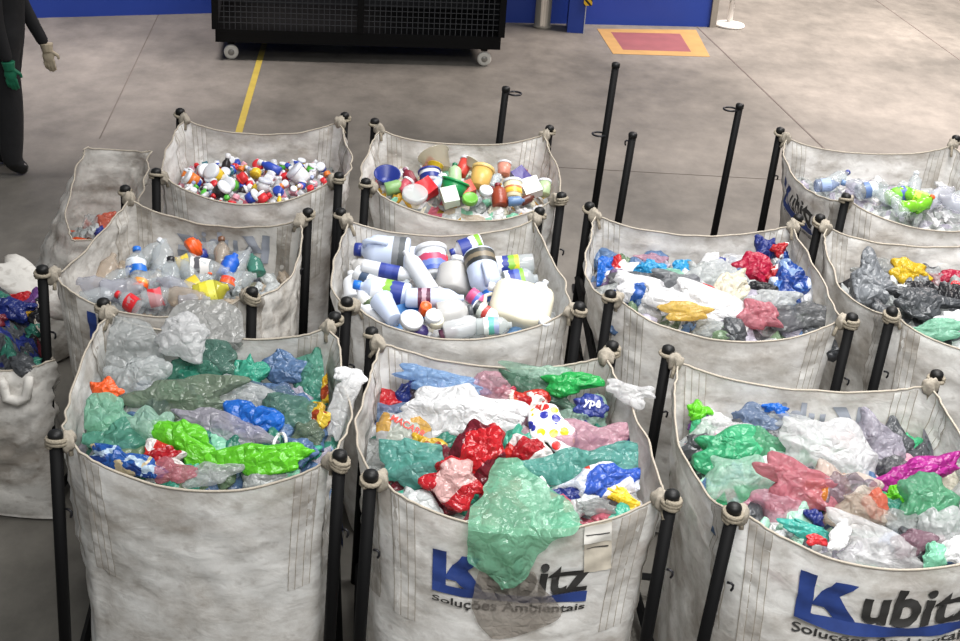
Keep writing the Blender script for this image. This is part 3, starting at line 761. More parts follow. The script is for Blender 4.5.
def heap(B, palette, label, cat, n_scraps=70, size=(0.03, 0.075), drop=0.03, kinds='fco'):
    """the mass too jumbled to count under the pieces on top"""
    r = np.random.RandomState(B.seed * 31)
    org = np.array([*B.c, B.z0]); v = VF(); mats = [fm(c, 'o') for c in palette]
    nth, nr = 80, 16
    bd = []
    for k in range(4):
        for u in np.linspace(0, 1, 21)[:-1]:
            zr = float(B.rim_z(k, np.array(u))); bd.append(B.S(k, u, min(0.96, (B.z0 - 0.06) / zr)))
    bd = np.array(bd); P = []
    for i in range(nth):
        for j in range(nr):
            f = j / (nr - 1); q = B.c + (bd[i][:2] - B.c) * 0.965 * f
            z = float(B.zs(np.array([*q, 0]))) - drop - 0.05 * f ** 6
            zmax = bd[i][2] + 0.02 if f > 0.9 else 9
            P.append((q[0], q[1], min(z, zmax)))
    P = np.array(P); P[:, 2] += 0.03 * tri(wavy(P, B.seed, 14, 10)) + 0.015 * tri(wavy(P, B.seed + 2, 30, 8) * 1.5)
    F = grid_faces(nth, nr, True)
    v.add((P, F), 0)
    vv = np.array([P[f[0]] for f in F]); cell = (np.floor((wavy(vv, B.seed + 4, 13) + 2) * 2.2) + np.floor((wavy(vv, B.seed + 6, 17) + 2) * 2.2)).astype(int) % len(palette)
    v.M = list(cell)
    for _ in range(n_scraps):
        a, b = r.uniform(-0.93, 0.93, 2)
        bl, br, fr, fl = [p[:2] for p in B.rim]
        q = B.c + a * ((br - bl) + (fr - fl)) / 4 + b * ((bl - fl) + (br - fr)) / 4
        z = float(B.zs(np.array([*q, 0]))) - drop * 0.6
        V, Fc = crumple(r.randint(1e6), 6, 8, 0.2, 2)
        s = r.uniform(*size) * np.array([1.2, 0.8, 0.6])
        v.add(((V * s) @ frame(r.uniform(0, 180)) + [q[0], q[1], z], Fc), r.randint(len(palette)))
    o = v.build('plastic_heap', mats, None, True, org); o.location = org
    o['label'] = label; o['category'] = cat; o['kind'] = 'stuff'
    return o

def table(key, where, rows):
    """rows: px py w h colour kind description [rot dz name cat]"""
    B = SACKS[key]; out = {}
    for row in rows:
        px, py, w, h, c, kind, desc = row[:7]; ex = row[7] if len(row) > 7 else {}
        mat = PRINTS[c] if kind == 'p' else fm(c, kind)
        nm, cat = {'f': ('plastic_film', 'film'), 'c': ('clear_film', 'film'), 'o': ('plastic_bag', 'plastic bag'), 's': ('plastic_piece', 'plastic piece'), 'p': ('printed_packet', 'packet')}[kind]
        ex = dict(ex); nm = ex.pop('name', nm); cat = ex.pop('cat', cat)
        out[desc] = lump(B, px, py, w, h, mat, nm, desc + ' ' + where, cat, **ex)
    return out

# ------------------------------------------------------------------ contents: film bags
heap(SACKS[1], ['olive', 'teal', 'clear', 'mint', 'greyclear', 'dteal', 'lilac', 'slate'], 'loose jumble of thin film under the green and teal pieces', 'film')
table(1, 'in the bag of green film', [
    (128, 345, 70, 52, 'clear', 'c', 'wide colourless film slumped against the back wall', dict(dz=0.04)),
    (183, 337, 40, 40, 'white', 'f', 'white translucent bag with a flared tuft', dict(ears=5, dz=0.05)),
    (140, 378, 46, 48, 'clear', 'f', 'pale puffed bag beside the orange scrap', dict(rot=55, dz=0.05)),
    (106, 390, 26, 20, 'orange', 's', 'bright orange scrap', dict(dz=0.07)),
    (212, 358, 58, 34, 'dteal', 'c', 'dark green see-through film below the grey rim film', dict(rot=-25)),
    (178, 371, 34, 20, 'teal', 'f', 'small teal scrap below the white tuft'),
    (200, 373, 42, 20, 'teal', 'o', 'glossy teal fold next to dark film', dict(rot=-12)),
    (251, 373, 28, 28, 'teal', 'o', 'teal bag rolled into a ball'),
    (286, 369, 40, 26, 'slate', 'o', 'blue-grey rounded bag against the back wall'),
    (313, 378, 34, 62, 'teal', 'f', 'tall teal film by the gold wrapper', dict(rot=-15)),
    (331, 386, 16, 32, 'goldwrap', 'p', 'narrow gold and yellow wrapper', dict(dz=0.06)),
    (319, 416, 20, 24, 'goldwrap', 'p', 'lower yellow wrapper with a dark stripe', dict(dz=0.05)),
    (185, 402, 92, 44, 'olive', 'f', 'large olive green translucent bag', dict(rot=5, dz=0.02)),
    (236, 404, 58, 44, 'clear', 'f', 'clear whitish bag beside the bright blue one', dict(rot=-20)),
    (272, 398, 46, 26, 'slate', 'c', 'thin bluish film above the bright blue bag'),
    (253, 418, 42, 36, 'blue', 'o', 'bright blue knotted bag', dict(rot=20, dz=0.03)),
    (288, 420, 44, 46, 'dteal', 'f', 'dark teal net-like film beside the bright blue bag', dict(dz=0.01)),
    (305, 437, 30, 28, 'olive', 'c', 'limp grey-green film near the corner rope'),
    (299, 452, 30, 24, 'slate', 'o', 'small denim blue bag near the corner rope'),
    (72, 413, 30, 26, 'pmint', 'f', 'pale mint tuft against the side wall'),
    (104, 417, 58, 34, 'mint', 'f', 'big mint green translucent bag', dict(dz=0.03)),
    (118, 440, 58, 34, 'teal', 'f', 'teal film under the mint bag'),
    (151, 431, 42, 38, 'pmint', 'f', 'whitish green ball of film', dict(dz=0.02)),
    (225, 432, 80, 30, 'lilac', 'f', 'long lilac-grey film across the middle', dict(rot=-22)),
    (187, 442, 62, 30, 'lime', 'o', 'long lime green strip slanting down', dict(rot=-35, dz=0.01)),
    (258, 460, 84, 28, 'lime', 'o', 'wide lime green bag beside the front hem', dict(rot=12, dz=0.02)),
    (124, 465, 66, 26, 'bluefloral', 'p', 'blue patterned packet by the front hem', dict(rot=-18, dz=0.02)),
    (165, 455, 34, 22, 'redwhite', 'p', 'pale packet with red print under the lime strip'),
    (172, 472, 40, 20, 'rose', 'c', 'reddish see-through film by the front hem', dict(dz=0.01)),
    (212, 473, 48, 20, 'clear', 'c', 'colourless scrap tucked under the lime bag', dict(rot=15)),
])
heap(SACKS[2], ['teal', 'white', 'redwhite' if False else 'rose', 'clear', 'navy', 'dteal', 'maroon', 'greyclear'], 'loose jumble of coloured wrappers under the top pieces', 'wrappers')
T2 = table(2, 'in the bag with hanging film', [
    (540, 374, 60, 20, 'pmint', 'c', 'faint green clear film along the back wall'),
    (439, 383, 72, 24, 'sky', 'f', 'light blue translucent film along the back', dict(rot=-6, dz=0.02)),
    (411, 394, 26, 22, 'navy', 'o', 'small navy packet behind the white bag'),
    (388, 402, 28, 20, 'red', 'o', 'red scrap against the side wall'),
    (424, 397, 24, 18, 'brown', 'c', 'brown-tinted clear cup piece'),
    (490, 390, 40, 32, 'pink', 'c', 'pinkish clear film', dict(dz=0.02)),
    (505, 396, 20, 18, 'crimson', 'o', 'deep pink scrap inside the pinkish film'),
    (533, 388, 72, 22, 'dgreen', 'f', 'dark green slanting film', dict(rot=-20, dz=0.01)),
    (573, 384, 48, 20, 'bgreen', 'o', 'bright green glossy bag against the back wall', dict(rot=8, dz=0.01)),
    (584, 416, 40, 32, 'pmint', 'c', 'faint green clear bag under the blue emblem packet'),
    (627, 414, 34, 36, 'clear', 'c', 'colourless film by the side wall'),
    (392, 418, 34, 26, 'slate', 'f', 'blue and white striped film beside the red scrap'),
    (528, 405, 46, 30, 'redfood', 'p', 'red and orange food wrapper', dict(rot=-20, dz=0.02)),
    (519, 430, 26, 42, 'plum', 'f', 'purple-brown film between white bag and dotted packet'),
    (463, 418, 98, 54, 'white', 'o', 'large white carrier bag', dict(rot=-8, dz=0.03)),
    (405, 433, 54, 36, 'foodclear', 'p', 'clear food packet with red lettering', dict(rot=-25, dz=0.03, th=0.35, ears=0, amp=0.1)),
    (430, 448, 34, 20, 'goldwrap', 'p', 'yellow and orange wrapper below the red lettering', dict(rot=-20)),
    (552, 429, 44, 34, 'dots', 'p', 'white packet with yellow, blue and red dots', dict(rot=-25, dz=0.04, th=0.4, ears=1)),
    (529, 450, 38, 28, 'redwhite', 'p', 'white packet with red fruit print', dict(rot=-20, dz=0.02)),
    (588, 440, 94, 34, 'pink', 'f', 'long pink translucent film', dict(rot=8, dz=0.03)),
    (411, 464, 72, 40, 'tealb', 'f', 'teal bag by the front corner', dict(rot=-8, dz=0.02)),
    (480, 455, 42, 56, 'choc', 'p', 'dark maroon shiny packet', dict(rot=15, dz=0.05)),
    (490, 440, 24, 28, 'red', 'o', 'red flap above the maroon packet', dict(dz=0.06)),
    (455, 482, 46, 40, 'redwrap', 'p', 'red and pink wrapper by the front hem', dict(rot=-30, dz=0.03)),
    (582, 467, 106, 40, 'tealb', 'f', 'wide teal bag beside the pink film', dict(rot=4, dz=0.02)),
    (592, 406, 30, 20, 'navy', 's', 'navy packet with a white emblem', dict(rot=-10, dz=0.05, th=0.4, ears=0, amp=0.1)),
    (637, 457, 36, 30, 'navy', 'o', 'royal blue strip at the side wall', dict(rot=40, dz=0.02)),
    (604, 482, 66, 30, 'tricolour', 'p', 'white packet with red and blue print', dict(rot=15, dz=0.02)),
    (640, 475, 40, 26, 'redwhite', 'p', 'white and red packet at the front corner', dict(rot=10, dz=0.02)),
    (624, 498, 34, 14, 'yellow', 's', 'bent yellow tube at the front hem', dict(rot=-25)),
    (598, 507, 30, 14, 'greyclear', 'c', 'smoky clear jar at the front hem'),
])
heap(SACKS[3], ['clear', 'pink', 'green', 'lilac', 'white', 'dgrey', 'pmint', 'slate'], 'loose jumble of film under the pink and green pieces', 'film')
table(3, 'in the bag with uncovered lettering', [
    (700, 412, 20, 18, 'lime', 'o', 'lime scrap in the back corner'), (699, 424, 18, 16, 'purple', 'o', 'purple scrap under the lime one'),
    (722, 432, 50, 26, 'white', 'f', 'white film over the green bag', dict(rot=12)),
    (759, 421, 46, 28, 'slate', 'f', 'blue-grey film behind the green bag'), (778, 421, 48, 28, 'clear', 'c', 'clear glossy film by the back wall', dict(dz=0.02)),
    (776, 411, 22, 14, 'blue', 'o', 'dark blue flap against the back wall'), (751, 437, 26, 16, 'sky', 'o', 'pale blue scrap on the green bag', dict(dz=0.03)),
    (735, 451, 74, 42, 'green', 'o', 'large green bag'), (777, 450, 46, 36, 'green', 'f', 'thin green film beside the white bag', dict(rot=10)),
    (739, 480, 58, 42, 'pmint', 'c', 'pale mint clear film'), (826, 453, 84, 60, 'white', 'f', 'large pinkish white bag folded to a peak', dict(rot=-25, dz=0.04)),
    (843, 441, 18, 14, 'red', 'o', 'small red tag behind the white bag', dict(dz=0.05)), (861, 450, 22, 34, 'black', 'o', 'black film behind the lilac bag', dict(rot=-30)),
    (873, 450, 52, 44, 'lilac', 'f', 'grey-lilac translucent bag', dict(rot=-45, dz=0.02)), (902, 448, 42, 32, 'dgrey', 'o', 'charcoal bag against the side', dict(rot=-35)),
    (918, 474, 74, 26, 'magenta', 'o', 'magenta bag', dict(rot=15, dz=0.06)), (893, 470, 30, 24, 'dgrey', 'f', 'smoky film under the magenta bag'),
    (800, 489, 70, 44, 'rose', 'f', 'rose pink translucent bag', dict(rot=-15, dz=0.04)), (783, 507, 54, 34, 'pink', 'c', 'pale pink clear film below the rose bag', dict(rot=-20)),
    (786, 471, 14, 12, 'brown', 's', 'small brown ring'), (838, 492, 60, 44, 'orangepack', 'p', 'clear packet with an orange border', dict(rot=-20, dz=0.03)),
    (875, 502, 20, 32, 'orange', 'f', 'shiny orange wrapper end', dict(rot=10, dz=0.03)), (897, 496, 20, 18, 'lime', 'o', 'leafy lime scrap beside the teal bag'),
    (890, 510, 22, 26, 'dteal', 'o', 'dark teal scrap'), (862, 516, 46, 34, 'beige', 'c', 'beige clear film', dict(rot=-30)),
    (930, 503, 44, 54, 'green', 'f', 'sea green bag rising to a point', dict(rot=60, dz=0.05, ears=2)), (952, 488, 34, 50, 'cream', 'f', 'cream film by the sea green bag'),
    (814, 518, 16, 14, 'navy', 'o', 'navy scrap below the rose bag'), (808, 531, 46, 14, 'tealb', 'o', 'narrow teal bag at the hem', dict(rot=-12, dz=0.02)),
    (817, 540, 18, 10, 'red', 's', 'red cap at the hem', dict(dz=0.02)), (875, 546, 82, 36, 'white', 'c', 'wide whitish clear film at the hem', dict(rot=-18, dz=0.02)),
    (840, 536, 16, 30, 'white', 's', 'white plastic scoop', dict(rot=-25, dz=0.05, ears=0, amp=0.05)), (913, 544, 34, 26, 'plum', 'f', 'plum coloured cup shape', dict(dz=0.03)),
    (941, 530, 38, 38, 'clear', 'f', 'clear crumpled bag beside the plum cup', dict(dz=0.02)), (934, 557, 18, 26, 'mint', 'o', 'mint strip at the hem', dict(dz=0.02)),
    (955, 552, 30, 22, 'white', 'o', 'white smooth bag at the hem', dict(rot=25, dz=0.03)), (905, 525, 34, 22, 'greyclear', 'c', 'grey clear film above the plum cup'),
    (990, 500, 60, 60, 'clear', 'f', 'big clear bag at the far side'), (1000, 545, 50, 30, 'pmint', 'o', 'mint bag at the far front corner'), (960, 455, 40, 30, 'lilac', 'f', 'lilac film behind the cream one'),
])
heap(SACKS[6], ['white', 'clear', 'greyclear', 'dgrey', 'lilac', 'slate', 'white', 'olive'], 'loose jumble of film under the white carrier bags', 'film')
table(6, 'in the bag of white carrier bags', [
    (602, 270, 18, 26, 'blue', 'o', 'blue scrap in the back corner', dict(rot=-40)), (616, 281, 20, 20, 'purple', 'f', 'violet scrap'), (617, 268, 12, 20, 'red', 'o', 'small upright red scrap'),
    (624, 264, 10, 16, 'olive', 'o', 'small upright green scrap'), (652, 260, 24, 12, 'pink', 'c', 'pink clear scrap by the back wall'), (652, 270, 30, 18, 'cyan', 'o', 'cyan blue knotted scrap', dict(dz=0.01)),
    (681, 268, 16, 14, 'cyan', 'o', 'little cyan scrap on clear film'), (672, 275, 22, 12, 'mint', 'f', 'pale green scrap beside the little cyan one'), (645, 281, 60, 16, 'dgrey', 'f', 'long dark grey film'),
    (680, 286, 50, 24, 'grey', 'f', 'grey-green film behind white bag'), (711, 277, 56, 26, 'clear', 'f', 'arched colourless film', dict(rot=8)), (737, 265, 50, 20, 'white', 'f', 'whitish film behind the crimson wrapper', dict(rot=12)),
    (722, 262, 8, 8, 'navy', 's', 'tiny navy cap'), (643, 291, 46, 28, 'whiteblue', 'p', 'white bag with a blue print', dict(dz=0.02)), (700, 305, 92, 34, 'white', 'o', 'largest white carrier bag', dict(rot=-18, dz=0.02)),
    (686, 312, 42, 18, 'yellow', 'f', 'tan yellow wrapper lying on white bag', dict(dz=0.05)), (712, 295, 28, 14, 'red', 'o', 'red-orange wrapper', dict(rot=-20, dz=0.03)), (732, 288, 26, 38, 'cream', 'o', 'cream paper-like bag', dict(rot=-35, dz=0.03)),
    (757, 270, 34, 28, 'crimson', 'o', 'glossy crimson wrapper', dict(rot=-35, dz=0.03)), (767, 248, 22, 20, 'navy', 'o', 'dark navy packet against the back wall', dict(dz=0.03)), (779, 250, 14, 14, 'redwhite', 'p', 'red and white scrap beside the navy packet'),
    (793, 264, 26, 40, 'bluepack', 'p', 'long blue packet against the side wall', dict(rot=35, dz=0.02)), (776, 277, 14, 22, 'redwhite', 'p', 'red striped packet end', dict(dz=0.03)), (788, 285, 32, 36, 'bluepack', 'p', 'blue and white folded packet', dict(rot=20, dz=0.03)),
    (764, 290, 24, 14, 'black', 'o', 'black scrap'), (816, 291, 28, 32, 'white', 'o', 'white tied bag at the side hem', dict(ears=4, dz=0.03)), (770, 303, 46, 22, 'clear', 'f', 'clear white film over the pink bag', dict(dz=0.02)),
    (758, 315, 36, 24, 'rose', 'f', 'dusty pink translucent bag', dict(dz=0.02)), (803, 317, 56, 26, 'dgrey', 'f', 'smoky dark bag at the front hem', dict(dz=0.02)), (736, 315, 24, 18, 'dteal', 'o', 'dark teal scrap at the front hem'),
    (664, 278, 16, 10, 'white', 'f', 'pale scrap under the cyan one'),
])
heap(SACKS[7], ['dgrey', 'greyclear', 'clear', 'black', 'grey', 'white'], 'loose jumble of grey film under the dark bags', 'film')
table(7, 'in the bag of dark bags', [
    (876, 291, 54, 44, 'grey', 'o', 'big slate grey bag', dict(rot=-40, dz=0.02)), (889, 277, 52, 30, 'greyclear', 'c', 'smoky clear film behind the yellow wrapper'), (873, 272, 12, 12, 'gold', 'o', 'small orange-yellow scrap'),
    (910, 273, 34, 24, 'yellow', 'o', 'bright yellow wrapper', dict(rot=-25, dz=0.03)), (922, 291, 28, 16, 'black', 'o', 'black glossy scrap'), (925, 304, 56, 28, 'dgrey', 'o', 'dark grey knotted bag', dict(dz=0.03)),
    (951, 300, 20, 30, 'black', 'o', 'black upright bag', dict(dz=0.01)), (948, 280, 34, 18, 'crimson', 'o', 'crimson-purple bag'), (957, 287, 14, 10, 'red', 's', 'orange-red scrap'), (932, 278, 26, 20, 'clear', 'c', 'clear scrap beside the yellow wrapper'),
    (936, 330, 46, 18, 'mint', 'f', 'mint film at the front hem', dict(dz=0.01)), (953, 320, 30, 16, 'white', 'o', 'white-pink bag above the mint film', dict(dz=0.02)), (903, 300, 16, 14, 'brown', 'o', 'brown scrap beside the slate bag'),
    (990, 300, 60, 40, 'clear', 'f', 'large clear bag on the far side'), (1020, 325, 60, 30, 'slate', 'f', 'blue-grey bag on the far side'),
])
heap(SACKS[11], ['clear', 'brown', 'orange', 'greyclear'], 'loose clear bottles and orange wrappers in the slack bag', 'wrappers', 20, (0.03, 0.06))
table(11, 'inside the slack untied bag', [(76, 228, 22, 18, 'orange', 'o', 'orange-brown wrapper'), (91, 226, 20, 22, 'clear', 'c', 'clear crushed bottle'), (104, 222, 16, 18, 'orange', 'f', 'second orange wrapper by the hem'), (101, 232, 10, 10, 'navy', 's', 'navy cap')])
heap(SACKS[12], ['dgrey', 'navy', 'black', 'maroon', 'dteal'], 'loose dark wrappers in the sagging bag', 'wrappers', 30, (0.03, 0.06))
table(12, 'in the mouth of the sagging bag', [(12, 308, 34, 20, 'navy', 'o', 'royal blue wrapper', dict(rot=-20)), (22, 300, 22, 14, 'red', 'o', 'red wrapper'), (34, 305, 22, 22, 'purple', 'o', 'purple wrapper'), (50, 312, 14, 26, 'crimson', 'o', 'deep pink wrapper'),
    (4, 300, 16, 14, 'dteal', 'o', 'dark teal wrapper'), (38, 317, 18, 16, 'black', 'o', 'black wrapper'), (26, 312, 12, 10, 'gold', 'o', 'yellow scrap'), (-25, 305, 40, 24, 'dgrey', 'o', 'grey wrapper')])

# ------------------------------------------------------------------ contents: draped films and flaps
def drape(B, rows, place, mat, name, label, nx=26, amp=0.016, sub=4):
    """film sheet through rows (y, x_from, x_to) of places; crumpled"""
    ys = np.array([r[0] for r in rows], float); yy = np.linspace(ys[0], ys[-1], len(rows) * sub)
    xl = np.interp(yy, ys, [r[1] for r in rows]); xr = np.interp(yy, ys, [r[2] for r in rows])
    P = np.array([[place(xl[i] + (xr[i] - xl[i]) * j / (nx - 1), yy[i]) for j in range(nx)] for i in range(len(yy))])
    for _ in range(2):
        P[1:-1] = (P[:-2] + 2 * P[1:-1] + P[2:]) / 4; P[:, 1:-1] = (P[:, :-2] + 2 * P[:, 1:-1] + P[:, 2:]) / 4
    r = np.random.RandomState(len(label)); D = np.zeros(P.shape[:2]); S_ = np.zeros_like(D)
    for fr, am in ((5, 1.0), (9, 0.6), (16, 0.35), (24, 0.2)):
        for _ in range(3):
            d = r.normal(size=3); d /= np.linalg.norm(d); D += am * tri(fr * (P @ d) + r.rand()) / 3; 
            d = r.normal(size=3); d /= np.linalg.norm(d); S_ += am * tri(fr * (P @ d) + r.rand()) / 3
    tocam = EYE - P; tocam /= np.linalg.norm(tocam, axis=-1)[..., None]; tocam[..., 2] *= 0.5
    P = P + tocam * (amp * (D + 0.7))[..., None] + np.array([1, 0, 0.3]) * (amp * 0.6 * S_)[..., None]
    c = P.reshape(-1, 3).mean(0)
    o = new_mesh(name, P.reshape(-1, 3), grid_faces(len(yy), nx), mat, None, origin=c); o.location = c
    return tag(o, label, 'film')
B2 = SACKS[2]
def front2(x, y):
    q = np.array([x, y])
    if y < 490: return B2.at(x, y, 0.07)
    u, t = B2.locate(2, x, max(y, 512))
    if y < 512:
        top = B2.S(2, u, 1.0, 0.0) + [0, 0, 0.02]; f = (y - 490) / 22
        return B2.at(x, 490, 0.07) * (1 - f) + top * f
    return B2.S(2, u, t, 0.022)
drape(B2, [(456, 499, 518), (470, 489, 530), (485, 483, 552), (497, 479, 570), (510, 474, 575), (525, 469, 567), (538, 464, 553), (550, 463, 541), (562, 474, 530), (572, 490, 522), (580, 503, 514)],
      front2, film('#6fc79c', 0.62, 0.14, 0.4), 'plastic_film', 'large clear green film hanging out over the lettering', amp=0.030, nx=34)
drape(B2, [(566, 480, 533), (580, 475, 541), (592, 473, 552), (604, 472, 563), (615, 475, 559), (628, 484, 530), (639, 492, 499)],
      lambda x, y: B2.S(2, *B2.locate(2, x, min(y, 638)), 0.019), film('#a2978a', 0.45, 0.35), 'plastic_film', 'thin tan see-through film stuck below the hanging green film', amp=0.003)
B1 = SACKS[1]
def back1(x, y):
    if y < 318: 
        u, t = B1.locate(0, x, 326); p = B1.S(0, u, 1.0) + [0, 0, 0.015]
        f = (318 - y) / 18; return p * (1 - f) + unproj(x, 301, 1.15) * f
    u, t = B1.locate(0, x, max(y, 327)); return B1.S(0, u, t, -0.025 if y > 330 else 0.0) + [0, 0, 0.012 if y < 330 else 0]
drape(B1, [(299, 186, 222), (304, 172, 240), (312, 168, 246), (324, 166, 248), (332, 172, 241), (342, 190, 246), (349, 196, 232), (356, 208, 226)], back1, film('#8e8f8c', 0.82, 0.25, 0.3), 'plastic_film', 'grey film folded over the rim between two bags', amp=0.012)
lump(B1, 350, 377, 28, 16, fm('white', 's'), 'plastic_cup', 'white plastic cup piece lying over the side hem by the gold wrapper', 'plastic piece', rot=-8, z=1.09, ears=0, amp=0.06)
lump(B1, 342, 405, 20, 58, fm('white', 'c'), 'clear_film', 'clear whitish strip below the white cup piece', 'film', z=1.04, rot=-12, ears=0, amp=0.12, th=0.3)
lump(B2, 630, 394, 40, 20, fm('white', 'f'), 'plastic_film', 'white translucent tuft poking over the side hem', 'film', rot=-8, z=1.11, ears=3)
an = np.linspace(0, 2 * math.pi, 24); pr = B1.at(280, 443, 0.06); kk = mpp(pr)
a_, f_ = tube_vf([(E1 * math.cos(q) * 6 + E2 * math.sin(q) * 10) * kk + E3 * 0.01 * math.sin(2 * q) for q in an], 0.006, 6, False)
o_ = new_mesh('carry_ring', a_, f_, fm('white', 's')); o_.location = pr; tag(o_, 'white carry ring beside the small denim blue bag', 'ring')
# knotted cloth ear on the sagging bag
B12 = SACKS[12]
pts_ = [B12.S(2, *B12.locate(2, x, y), 0.03) for x, y in ((3, 372), (4, 384), (9, 396), (18, 401), (27, 396), (32, 384), (33, 373))]
a_, f_ = tube_vf(pts_, [0.016, 0.02, 0.022, 0.024, 0.022, 0.02, 0.016], 8); new_mesh('lifting_loop', a_, f_, FABRIC_OLD, B12.obj, origin=B12.org)
V_, F_ = crumple(779, 14, ears=0, amp=0.12); P_ = B12.S(0, 0.86, 1.0) + [0, -0.03, 0.02]
new_mesh('folded_flap', (V_ * np.array([0.30, 0.09, 0.05])) @ frame(-22) + P_, F_, FABRIC_OLD, B12.obj, origin=B12.org)

def letters_on(o, body, size, mat, rot, off=(0, 0), name='printed_lettering'):
    """flat print laid onto a packet's own surface"""
    me = o.data; bvh = BVHTree.FromPolygons([v.co[:] for v in me.vertices], [p.vertices[:] for p in me.polygons])
    V, F = text_vf(body, size, 0.02, 'CENTER'); fr = frame(rot); W = []
    for v in V:
        st_ = fr[0] * (v[0] + off[0]) + fr[1] * (v[1] + off[1]) + E3 * 0.5
        h = bvh.ray_cast(Vector(st_), Vector(-E3))
        W.append(np.array(h[0][:]) + E3 * 0.004 if h[0] else fr[0] * (v[0] + off[0]) + fr[1] * (v[1] + off[1]))
    new_mesh(name, W, F, mat, o)
letters_on(T2['clear food packet with red lettering'], 'MACARR', 0.034, plain('red_ink', '#c5392f', 0.5), -25, (0.0, 0.01))
letters_on(T2['navy packet with a white emblem'], 'ypê', 0.045, plain('white_ink', '#d9dbe6', 0.5), -10, (0, -0.008))

# ------------------------------------------------------------------ contents: rigid things
def axis_frame(ang, el=0.661):
    a = math.radians(ang); e2 = np.array([0, math.sqrt(1 - el * el), el]); z = E1 * math.cos(a) + e2 * math.sin(a)
    y = np.cross(z, np.array([0, -0.6, 0.8])); y /= np.linalg.norm(y); x = np.cross(y, z)
    return np.array([x, y, z])          # rows: local axes in the world
MESHES = {}
def part(key, name, vf, mat, parent, R=None, smooth=True):
    """a part; alike parts share their mesh"""
    o = None
    if key is not None and key in MESHES:
        o = bpy.data.objects.new(name, MESHES[key]); COL.objects.link(o); o.parent = parent
    else:
        o = new_mesh(name, vf[0], vf[1], mat, parent, smooth)
        if key is not None: MESHES[key] = o.data
    return o
PAL = {'wh': '#d9dce1', 'pb': '#c6d2ea', 'cr': '#d3cdb8', 'gy': '#b9b8b6'}
def hard(c, rough=0.35): return plain('hard_plastic_' + c, c if c.startswith('#') else PAL.get(c, CLR.get(c, '#dddddd')), rough)
def dent(V, seed, amp):
    r = np.random.RandomState(seed); V = np.array(V)
    for fr, am in ((9, 1.0), (17, 0.5), (30, 0.25)):
        for _ in range(3):
            d = r.normal(size=3); d /= np.linalg.norm(d); v = r.normal(size=3) * [1, 1, 0.3]
            V += v * (amp * am * tri(fr * (V @ d) + r.rand()))[:, None]
    return V
